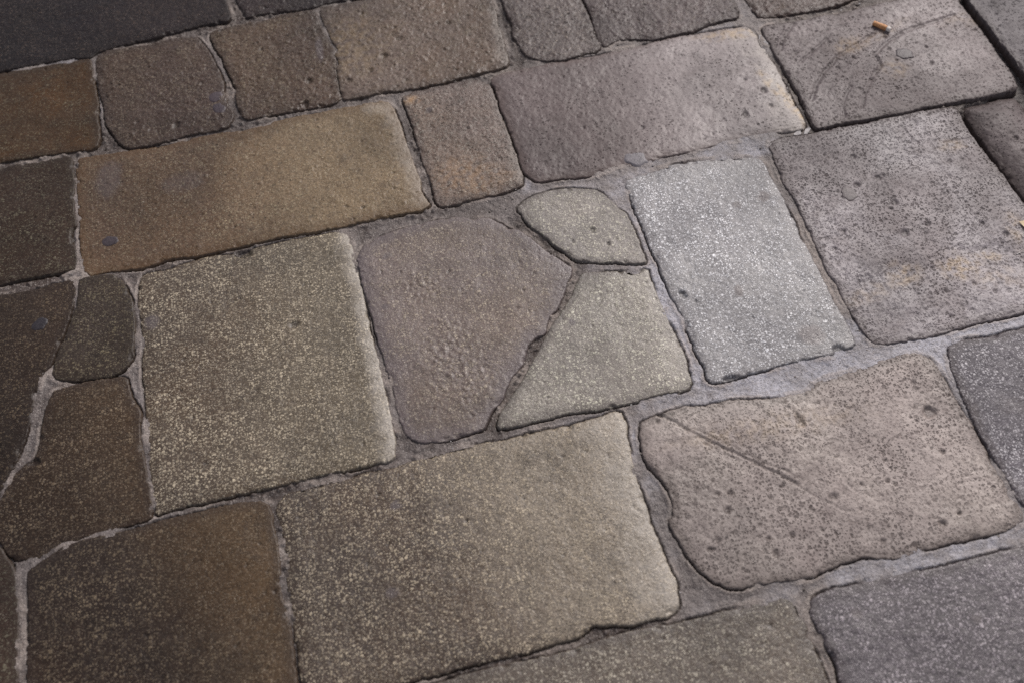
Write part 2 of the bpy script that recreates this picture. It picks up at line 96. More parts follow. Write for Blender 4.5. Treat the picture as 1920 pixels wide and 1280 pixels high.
def sdf(poly, x, y):
    """signed distance, positive inside"""
    best = np.full(x.shape, 1e9); inside = np.zeros(x.shape, bool)
    n = len(poly)
    for i in range(n):
        ax, ay = poly[i]; bx, by = poly[(i+1) % n]
        ex = bx-ax; ey = by-ay; l2 = ex*ex+ey*ey
        if l2 < 1e-14: continue
        t = np.clip(((x-ax)*ex+(y-ay)*ey)/l2, 0, 1)
        best = np.minimum(best, (x-ax-ex*t)**2+(y-ay-ey*t)**2)
        if ay != by:
            cr = ((ay > y) != (by > y)) & (x < (bx-ax)*(y-ay)/(by-ay)+ax)
            inside ^= cr
    d = np.sqrt(best)
    return np.where(inside, d, -d)

FAT = {18: .0010, 19: .0008, 20: -.0012, 21: .0004, 29: -.0022, 24: .0010, 25: .0006, 4: .0006, 5: .0006, 8: .0008, 7: .0006}
POLY = {k: chaikin(np.array(v, float)/1000.) for k, v in OUT.items()}

# ------------------------------------------------------------------ mesh helpers
def grid_mesh(name, X, Y, Z, keep, attrs):
    """height field on a regular grid; keep = which vertices are used"""
    ny, nx = X.shape
    k = keep
    cell = k[:-1,:-1] & k[1:,:-1] & k[:-1,1:] & k[1:,1:]
    used = np.zeros_like(k)
    used[:-1,:-1] |= cell; used[1:,:-1] |= cell; used[:-1,1:] |= cell; used[1:,1:] |= cell
    idx = np.full(k.shape, -1, np.int64); idx[used] = np.arange(used.sum())
    iy, ix = np.nonzero(cell)
    q = np.stack([idx[iy,ix], idx[iy,ix+1], idx[iy+1,ix+1], idx[iy+1,ix]], 1).astype(np.int32)
    co = np.stack([X[used], Y[used], Z[used]], 1).astype(np.float32)
    me = bpy.data.meshes.new(name)
    me.vertices.add(len(co)); me.vertices.foreach_set('co', co.ravel())
    me.loops.add(q.size); me.loops.foreach_set('vertex_index', q.ravel())
    me.polygons.add(len(q))
    me.polygons.foreach_set('loop_start', np.arange(0, q.size, 4, dtype=np.int32))
    me.polygons.foreach_set('use_smooth', np.ones(len(q), bool))
    for an, av in attrs.items():
        a = me.attributes.new(an, 'FLOAT', 'POINT')
        a.data.foreach_set('value', av[used].astype(np.float32))
    me.update(calc_edges=True); me.validate()
    return me

def link(name, me, mat, loc=(0,0,0), parent=None):
    o = bpy.data.objects.new(name, me); C.objects.link(o); o.location = loc
    if mat: me.materials.append(mat)
    if parent: o.parent = parent
    return o

def tag(o, label, cat, group=None):
    o['label'] = label; o['category'] = cat
    if group: o['group'] = group
    return o

# ------------------------------------------------------------------ node helpers
class NT:
    def __init__(s, name):
        s.m = bpy.data.materials.new(name); s.m.use_nodes = True
        s.t = s.m.node_tree; s.t.nodes.clear()
    def n(s, typ, **kw):
        nd = s.t.nodes.new(typ)
        for k, v in kw.items(): setattr(nd, k, v)
        return nd
    def put(s, sock, v):
        if isinstance(v, bpy.types.NodeSocket): s.t.links.new(v, sock)
        elif isinstance(v, (tuple, list)) and len(v) == 3 and sock.type == 'RGBA': sock.default_value = (*v, 1)
        else: sock.default_value = v
    def math(s, op, a, b=0., clamp=False):
        nd = s.n('ShaderNodeMath', operation=op, use_clamp=clamp); s.put(nd.inputs[0], a); s.put(nd.inputs[1], b); return nd.outputs[0]
    def mul(s, a, b): return s.math('MULTIPLY', a, b)
    def add(s, a, b): return s.math('ADD', a, b)
    def sub(s, a, b): return s.math('SUBTRACT', a, b)
    def ss(s, x, a, b, lo=0., hi=1.):
        nd = s.n('ShaderNodeMapRange', interpolation_type='SMOOTHSTEP')
        s.put(nd.inputs[0], x)
        nd.inputs[1].default_value = a; nd.inputs[2].default_value = b; nd.inputs[3].default_value = lo; nd.inputs[4].default_value = hi
        return nd.outputs[0]
    def mix(s, f, a, b, mode='MIX'):
        nd = s.n('ShaderNodeMix', data_type='RGBA', blend_type=mode, clamp_factor=True)
        s.put(nd.inputs[0], f); s.put(nd.inputs[6], a); s.put(nd.inputs[7], b); return nd.outputs[2]
    def attr(s, name): return s.n('ShaderNodeAttribute', attribute_name=name).outputs['Fac']
    def noise(s, vec, scale, detail=3, rough=.5, dist=0.):
        nd = s.n('ShaderNodeTexNoise', noise_dimensions='3D'); s.put(nd.inputs['Vector'], vec)
        nd.inputs['Scale'].default_value = scale; nd.inputs['Detail'].default_value = detail
        nd.inputs['Roughness'].default_value = rough; nd.inputs['Distortion'].default_value = dist
        return nd
    def vor(s, vec, scale, rnd=1.):
        nd = s.n('ShaderNodeTexVoronoi', voronoi_dimensions='2D', feature='F1'); s.put(nd.inputs['Vector'], vec)
        nd.inputs['Scale'].default_value = scale; nd.inputs['Randomness'].default_value = rnd
        return nd
    def sep(s, col):
        nd = s.n('ShaderNodeSeparateColor'); s.put(nd.inputs[0], col); return nd.outputs
    def finish(s, col, rough, bumps, spec=.5):
        b = s.n('ShaderNodeBsdfPrincipled'); s.put(b.inputs['Base Color'], col); s.put(b.inputs['Roughness'], rough)
        s.put(b.inputs['Specular IOR Level'], spec)
        nrm = None
        for h, dist, st in bumps:
            bp = s.n('ShaderNodeBump'); s.put(bp.inputs['Height'], h); bp.inputs['Distance'].default_value = dist; s.put(bp.inputs['Strength'], st)
            if nrm: s.t.links.new(nrm, bp.inputs['Normal'])
            nrm = bp.outputs[0]
        if nrm: s.t.links.new(nrm, b.inputs['Normal'])
        o = s.n('ShaderNodeOutputMaterial'); s.t.links.new(b.outputs[0], o.inputs[0])
        return s.m

def lin(c):
    return tuple(((v/255.)/12.92 if v/255. <= .04045 else ((v/255.+.055)/1.055)**2.4) for v in c)

def stone_material(name, p, off):
    """one stone: mottled ground colour, crystal grains, small pores, soiled rim, painted sheen on worn ends, stains"""
    t = NT(name)
    tc = t.n('ShaderNodeTexCoord').outputs['Object']
    va = t.n('ShaderNodeVectorMath', operation='ADD'); t.put(va.inputs[0], tc); va.inputs[1].default_value = off
    P = va.outputs[0]
    # irregular grain outlines: push the lookup around a little
    w = t.noise(P, 420, 2).outputs['Color']
    vs = t.n('ShaderNodeVectorMath', operation='MULTIPLY_ADD'); t.put(vs.inputs[0], w); vs.inputs[1].default_value = (.0013,.0013,0); t.put(vs.inputs[2], P)
    Q = vs.outputs[0]
    vs = t.n('ShaderNodeVectorMath', operation='MULTIPLY_ADD'); t.put(vs.inputs[0], t.noise(P, 230, 3).outputs['Color']); vs.inputs[1].default_value = (.0038,.0038,0); t.put(vs.inputs[2], P)
    Q2 = vs.outputs[0]
    n_big = t.noise(P, p.get('patch', 7), 4, .6).outputs['Fac']
    n_mid = t.noise(P, 38, 5, .62).outputs['Fac']
    n_fin = t.noise(P, 300, 4, .65).outputs['Fac']
    n_pat = t.mul(t.ss(n_big, .3, .6, .75, 1.), t.ss(t.noise(P, 17, 4, .6).outputs['Fac'], .36, .62, .6, 1.))     # worn patches where the crystals hardly show
    A, B, D = lin(p['a']), lin(p['b']), lin(p['d'])
    G = p.get('gain', (.72,.72,.72))
    kc = lambda c, f=1.: tuple(min(.85, v*g*f) for v, g in zip(c, G))
    A, B, D = [kc(c) for c in (A, B, D)]
    col = t.mix(t.ss(n_big, .36, .62), A, B)
    gx, gy = p.get('grad', (0, 0))                                   # sheen at one end and light falloff put into the slab colour
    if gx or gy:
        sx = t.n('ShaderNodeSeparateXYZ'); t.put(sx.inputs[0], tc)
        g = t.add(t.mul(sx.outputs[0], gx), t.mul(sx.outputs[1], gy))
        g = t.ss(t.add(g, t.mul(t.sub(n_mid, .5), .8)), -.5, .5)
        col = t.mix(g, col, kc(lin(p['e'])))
    col = t.mix(t.mul(t.ss(n_mid, .48, .72), p.get('stain', .55)), col, D)
    col = t.mix(1., col, t.n_gray(n_fin, p.get('grain', .5)), 'MULTIPLY')
    # crystals, two sizes
    sp = p.get('speck', 0.)
    h_sp = None
    if sp:
        pale = kc(lin(p.get('pale', (225,215,190))), p.get('palek', 1.))
        for scale, dens, r0, r1, amt in ((170, .14, .24, .34, .95), (290, .36, .30, .44, .85), (520, .42, .3, .5, .65)):
            v = t.vor(Q, scale); c = t.sep(v.outputs['Color'])
            th = t.ss(c[0], dens*(.55+.45*sp)-.06, dens*(.55+.45*sp)+.02, 1., 0.)
            rr = t.add(v.outputs['Distance'], t.mul(t.sub(c[1], .5), .22))
            m = t.mul(t.mul(th, t.ss(rr, r0, r1, 1., 0.)), t.mul(t.ss(n_mid, .3, .62, .55, 1.), n_pat))
            m = t.mul(m, t.add(.6, t.mul(c[2], .4)))
            col = t.mix(t.mul(m, amt*sp), col, pale)
            h_sp = m if h_sp is None else t.add(h_sp, m)
        # dark grains between them
        v = t.vor(Q, 420); c = t.sep(v.outputs['Color'])
        m = t.mul(t.ss(c[0], .30, .36, 1., 0.), t.ss(v.outputs['Distance'], .3, .55, 1., 0.))
        col = t.mix(t.mul(m, .55*sp), col, tuple(v*.35 for v in A))
    # pores in the shader, the larger ones are in the mesh
    po = p.get('pore', 0.)
    h_po = None
    if po:
        for scale, dens, r in ((75, .10, .15), (125, .42, .21), (220, .55, .28), (360, .45, .3)):
            v = t.vor(Q2, scale); c = t.sep(v.outputs['Color'])
            rad = t.add(v.outputs['Distance'], t.mul(t.sub(c[1], .5), .25))
            m = t.mul(t.ss(c[0], dens*po-.05, dens*po, 1., 0.), t.ss(rad, r*.55, r, 1., 0.))
            m = t.mul(m, t.mul(t.ss(n_big, .3, .6, .5, 1.), t.ss(t.noise(P, 16, 3, .6).outputs['Fac'], .38, .6, .3, 1.)))
            h_po = m if h_po is None else t.math('MAXIMUM', h_po, m)
        col = t.mix(t.mul(h_po, .72), col, tuple(v*.36 for v in D))
    col = t.mix(1., col, t.n_gray(t.grime(), .46), 'MULTIPLY')
    pit = t.attr('pit')
    col = t.mix(t.mul(pit, .55), col, tuple(v*.42 for v in D))
    # rim
    e = t.add(t.attr('edge'), t.mul(t.sub(n_mid, .5), .020))
    rim = t.ss(e, .001, p.get('rimw', .018), 1., 0.)
    col = t.mix(t.mul(rim, p.get('rim', .5)), col, kc(lin(p.get('rimc', (70,58,52)))))
    we = t.mul(t.attr('wear'), t.ss(t.add(n_fin, t.mul(n_mid, .8)), .55, 1.05, .1, 1.))  # pale bands: worn rims plus the sunlit edge highlight put into the colour
    col = t.mix(we, col, tuple(min(.85, v) for v in lin(p.get('wear_sheenc', (196,190,180)))))
    # dirt packed against the very edge
    col = t.mix(t.ss(t.attr('edge'), -.002, .0022, .6, 0.), col, lin((76,66,60)))
    oc = t.mul(t.attr('ochre'), t.ss(n_fin, .3, .6, .55, 1.))
    col = t.mix(oc, col, lin(p.get('ochrec', (176,146,104))))
    st = t.attr('spot')
    col = t.mix(st, col, lin(p.get('spotc', (84,76,76))))
    rough = t.add(t.add(p.get('rough', .5)-.06, t.mul(t.sub(n_mid, .5), .25)), t.mul(t.sub(n_big, .5), .45))      # patches polished by feet
    if h_sp is not None: rough = t.sub(t.add(rough, .07*sp), t.mul(t.math('MINIMUM', h_sp, 1.), .20*sp))     # the crystals take a polish
    if h_po is not None: rough = t.add(rough, t.mul(h_po, .3))
    rough = t.math('MAXIMUM', t.sub(rough, t.mul(st, .06)), .25)
    bumps = [(n_fin, .0010*p.get('bump', 1.), .55), (n_mid, .003*p.get('bump', 1.), .35)]
    if h_sp is not None: bumps.append((h_sp, .0007, .6))
    if h_po is not None: bumps.append((t.math('SUBTRACT', 1., h_po), .0022, .8))
    return t.finish(col, rough, bumps, p.get('spec', .85))

def n_gray(s, v, amt):
    nd = s.n('ShaderNodeMapRange'); s.put(nd.inputs[0], v)
    nd.inputs[1].default_value = .25; nd.inputs[2].default_value = .75
    nd.inputs[3].default_value = 1-amt; nd.inputs[4].default_value = 1+amt; nd.clamp = True
    cc = s.n('ShaderNodeCombineColor')
    for i in range(3): s.put(cc.inputs[i], nd.outputs[0])
    return cc.outputs[0]
NT.n_gray = n_gray

def grime(s):
    # dirt and wear that run across stones and joints alike
    g = s.n('ShaderNodeNewGeometry').outputs['Position']
    return s.noise(g, 3.6, 6, .62, .4).outputs['Fac']
NT.grime = grime

# ------------------------------------------------------------------ the paving stones
GROUP = 'worn paving stones laid in courses'
# kinds: SP crystalline and speckled, PT porous, RG rough hammered
SP = dict(speck=1., pits=.12, lump=.6, rough=.48, grain=.45, stain=.5, bump=1., spec=.6)
PT = dict(speck=.0, pits=1., pore=1., lump=.9, rough=.56, grain=.22, stain=.45, bump=.9, spec=.4)
RG = dict(speck=.35, pits=.55, bumps=.8, pore=.25, lump=1.2, rough=.46, grain=.5, stain=.6, bump=1.0, spec=.35)
def S(base, label, **kw): return (dict(base, **kw), label)
STONES = {
 1: S(SP, 'very dark slate grey speckled slab filling the upper left corner', spec=0.25, a=(72,64,66), b=(62,55,57), d=(48,42,42), speck=.7, pale=(205,190,165), grad=(3,-1), e=(84,74,74)),
 2: S(RG, 'sliver of dark rough stone along the upper edge, right of the darkest corner slab', spec=0.3, a=(96,86,84), b=(84,74,70), d=(60,52,48)),
 3: S(SP, 'rusty brown smooth slab at the left edge, below the darkest corner slab', spec=0.25, a=(106,76,50), b=(92,68,50), d=(66,50,40), speck=.3, patch=10),
 4: S(RG, 'dark brown lumpy block with a black gum stain, right of the rusty brown slab', spec=0.35, a=(100,84,76), b=(94,76,62), d=(70,54,42), speck=.45),
 5: S(RG, 'small dark brown block with round pits, between the gum stained block and the buff block', spec=0.35, a=(104,86,76), b=(98,80,66), d=(74,58,44), speck=.4),
 6: S(RG, 'large buff and mauve hammered block at the upper edge, left of the wide dirt joint', a=(128,108,96), b=(120,104,98), d=(96,78,60), speck=.25, ochrec=(140,120,88)),
 7: S(RG, 'narrow grey gritty block at the upper edge, between wide dirt joint and thin crack', a=(128,120,114), b=(112,102,98), d=(80,72,68), speck=.5),
 8: S(RG, 'mauve grey rough block at the upper edge above the long smooth slab', spec=0.28, a=(124,112,108), b=(112,102,100), d=(86,76,72), bumps=.5),
 9: S(RG, 'thin strip of brownish stone at the upper edge, above the slab with the cigarette end', spec=0.2, a=(122,110,104), b=(112,98,90), d=(84,72,64), bumps=.5),
 10: S(PT, 'scratched porous slab with curved grooves carrying the cigarette end', spec=0.28, a=(140,128,124), b=(128,116,112), d=(104,92,86), ochrec=(150,128,98), pore=.6),
 11: S(PT, 'smooth grey slab cut off by the upper right corner beyond a deep dark joint', spec=0.2, a=(128,122,124), b=(118,112,114), d=(98,92,92), pits=.5, pore=.5),
 12: S(PT, 'narrow steep sided stone strip at the right edge, below the scratched slab', spec=0.2, a=(122,112,110), b=(112,102,100), d=(88,78,76), camber=.05, drop=.012, pore=.4, z=.002),
 13: S(SP, 'dark brown slab at the left edge below the rusty brown slab', spec=0.25, a=(84,66,58), b=(80,60,48), d=(60,46,38), speck=.4),
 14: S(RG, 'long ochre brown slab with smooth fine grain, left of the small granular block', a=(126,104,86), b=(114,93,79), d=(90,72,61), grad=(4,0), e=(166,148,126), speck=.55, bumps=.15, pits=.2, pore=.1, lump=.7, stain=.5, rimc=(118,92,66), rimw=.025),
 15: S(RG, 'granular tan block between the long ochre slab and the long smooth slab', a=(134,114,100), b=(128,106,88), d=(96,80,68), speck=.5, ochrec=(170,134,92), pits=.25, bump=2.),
 16: S(PT, 'long smooth mauve slab fading to a pale right end, worn and with painted sheen', a=(124,110,106), b=(116,102,98), d=(98,84,80), grad=(5,0), e=(176,166,162), pits=.35, pore=.3, ochrec=(190,164,120), rim=.25, rimc=(120,100,84), bump=.8, camber=.028, drop=.0022),
 17: S(PT, 'large pale pitted slab with ochre scars, at the right edge', a=(146,138,138), b=(136,126,124), d=(108,96,92), ochrec=(168,148,122), pore=1.),
 18: S(SP, 'dark brown slab at the left edge, left of the long curved joint', spec=0.25, a=(72,62,56), b=(66,54,46), d=(52,42,36), speck=.55, pale=(200,184,156), grad=(4,2), e=(88,74,64)),
 19: S(SP, 'small dark speckled stone right of the curved joint, above the horizontal crack', spec=0.3, a=(82,70,66), b=(76,62,54), d=(58,48,42), speck=.6, pale=(208,194,168)),
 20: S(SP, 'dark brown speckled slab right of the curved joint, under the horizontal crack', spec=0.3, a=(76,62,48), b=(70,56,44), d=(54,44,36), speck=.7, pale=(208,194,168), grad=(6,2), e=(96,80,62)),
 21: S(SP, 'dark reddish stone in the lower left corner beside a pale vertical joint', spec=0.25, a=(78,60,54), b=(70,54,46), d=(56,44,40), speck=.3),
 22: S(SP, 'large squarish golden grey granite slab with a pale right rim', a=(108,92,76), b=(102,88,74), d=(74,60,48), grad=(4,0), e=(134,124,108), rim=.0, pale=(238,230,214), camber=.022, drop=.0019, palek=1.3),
 23: S(SP, 'round shouldered mauve brown slab with a raised pimply patch', a=(124,108,96), b=(116,98,82), d=(90,74,58), speck=.7, pale=(226,208,170), rimc=(110,98,94), rimw=.03, rim=.6),
 24: S(SP, 'small wedge shaped grey stone above the triangular one, inside the forked joint', a=(142,130,120), b=(134,124,116), d=(106,96,86), speck=.75, palek=1.3),
 25: S(SP, 'triangular tan grey stone pointing downwards below the forked joint', a=(142,130,118), b=(132,120,110), d=(108,96,88), speck=.8, palek=1.3),
 26: S(SP, 'palest grey granite slab with grey gum stains, right of the triangular stone', a=(146,142,140), b=(130,126,126), d=(110,106,106), speck=1., pale=(238,236,234), rimc=(118,110,108), rimw=.02, rim=.4, palek=1.3),
 27: S(PT, 'pinkish porous slab with a long diagonal scratch', a=(152,136,128), b=(144,128,122), d=(112,96,92), ochrec=(190,170,140), pore=1.),
 28: S(SP, 'blue grey speckled slab cut off by the right edge, right of the pinkish slab', spec=0.25, a=(114,110,114), b=(104,100,104), d=(84,80,84), speck=1., pale=(225,225,222), palek=1.3),
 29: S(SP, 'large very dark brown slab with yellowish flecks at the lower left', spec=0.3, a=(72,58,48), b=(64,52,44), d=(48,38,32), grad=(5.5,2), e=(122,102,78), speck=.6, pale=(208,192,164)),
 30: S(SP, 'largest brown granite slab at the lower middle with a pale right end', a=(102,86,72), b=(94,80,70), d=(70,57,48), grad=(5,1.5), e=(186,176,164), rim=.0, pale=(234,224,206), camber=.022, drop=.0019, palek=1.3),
 31: S(SP, 'brown grey slab cut off by the lower edge below the largest slab', a=(116,102,90), b=(104,90,78), d=(80,66,56), speck=.8, pale=(222,212,194), palek=1.3),
 32: S(SP, 'blue grey slab filling the lower right corner', a=(110,104,104), b=(100,94,94), d=(80,74,74), speck=1., pale=(222,218,212), palek=1.3),
}

GAIN = {1: (0.138,0.109,0.108), 2: (0.220,0.180,0.173), 3: (0.436,0.435,0.349), 4: (0.456,0.420,0.384), 5: (0.517,0.486,0.427), 6: (0.561,0.555,0.496), 7: (0.495,0.459,0.463), 8: (0.440,0.412,0.421), 9: (0.371,0.326,0.317), 10: (0.682,0.699,0.736), 11: (0.417,0.401,0.415), 12: (0.616,0.609,0.621), 13: (0.369,0.376,0.323), 14: (0.460,0.431,0.361), 15: (0.669,0.709,0.782), 16: (0.513,0.504,0.518), 17: (0.783,0.794,0.822), 18: (0.313,0.282,0.246), 19: (0.398,0.394,0.327), 20: (0.407,0.365,0.326), 21: (0.561,0.607,0.550), 22: (0.452,0.421,0.355), 23: (0.621,0.642,0.735), 24: (0.710,0.753,0.771), 25: (0.742,0.799,0.821), 26: (0.624,0.644,0.667), 27: (1.008,1.104,1.118), 28: (0.621,0.601,0.629), 29: (0.423,0.394,0.361), 30: (0.419,0.390,0.332), 31: (0.530,0.537,0.512), 32: (0.485,0.456,0.508)}

RES = .0017
def stone_height(p, seed, x, y, d):
    """height of the worn top at distance d inside the outline (metres), and how deep in a pit"""
    r1 = p.get('camber', .016)
    z = -p.get('drop', .0006)*np.clip(1-d/r1, 0, 1)**2.2                       # worn rim
    z = z - .0006*np.clip(1-d/.002, 0, 1)**2
    bd, br = worley(x+.003*gnoise(x/.009, y/.009, seed+71), y+.003*gnoise(x/.009, y/.009, seed+72), .017, seed+73)   # bites out of the arris
    z = z - np.where(br < .34, .0026*sstep(.0085*(.5+br*1.6), .002, bd), 0)*sstep(.0075, .0005, d)
    z = z                                   # rounded arris
    z = z + p.get('wave', .0012)*fbm(x, y, .11, 2, seed)
    ro = p.get('lump', .5)
    z = z + .0007*ro*fbm(x, y, .024, 3, seed+20)
    z = z + .00045*ro*fbm(x, y, .0075, 2, seed+40)
    pit = np.zeros_like(x)
    q = p.get('pits', 0.)
    wx = x+.0022*gnoise(x/.005, y/.005, seed+61); wy = y+.0022*gnoise(x/.005, y/.005, seed+62)
    if q:
        clump = sstep(-.45, .35, fbm(x, y, .07, 2, seed+60))
        for cell, den, rad, dep in ((.0065, .40, .0016, .0008), (.011, .30, .0023, .0012), (.030, .16, .0036, .0018)):
            dd, rr = worley(wx, wy, cell, seed+int(cell*1e4))
            on = rr < den*q*(.35+.65*clump)
            rad_ = rad*(.6+.8*np.mod(rr*37.7, 1))
            m = np.where(on, sstep(1., .35, dd/rad_), 0)
            z = z - dep*m; pit = np.maximum(pit, m)
    b = p.get('bumps', 0.)                                                      # coarse pimples on hammered stones
    if b:
        for cell, den, rad, dep in ((.007, .45, .003, .0009), (.014, .30, .005, .0014)):
            dd, rr = worley(wx, wy, cell, seed+900+int(cell*1e4))
            z = z + np.where(rr < den*b, dep*sstep(1., .0, dd/rad), 0)
    # wall of the stone
    out = np.clip(-d, 0, 1)
    z = z - out*11.
    return np.maximum(z, -.030), pit

def blob(x, y, cx, cy, rx, ry, rot, seed, soft=.35):
    c, s = math.cos(rot), math.sin(rot)
    u = ((x-cx)*c+(y-cy)*s)/rx; v = (-(x-cx)*s+(y-cy)*c)/ry
    r = np.hypot(u, v) + .38*fbm(x, y, min(rx, ry)*1.3, 3, seed)
    return sstep(1.+soft, 1.-soft, r)

def near_line(x, y, pts):
    best = np.full(x.shape, 1e9)
    for (ax, ay), (bx, by) in zip(pts[:-1], pts[1:]):
        ex, ey = bx-ax, by-ay; t = np.clip(((x-ax)*ex+(y-ay)*ey)/(ex*ex+ey*ey), 0, 1)
        best = np.minimum(best, np.hypot(x-ax-ex*t, y-ay-ey*t))
    return best

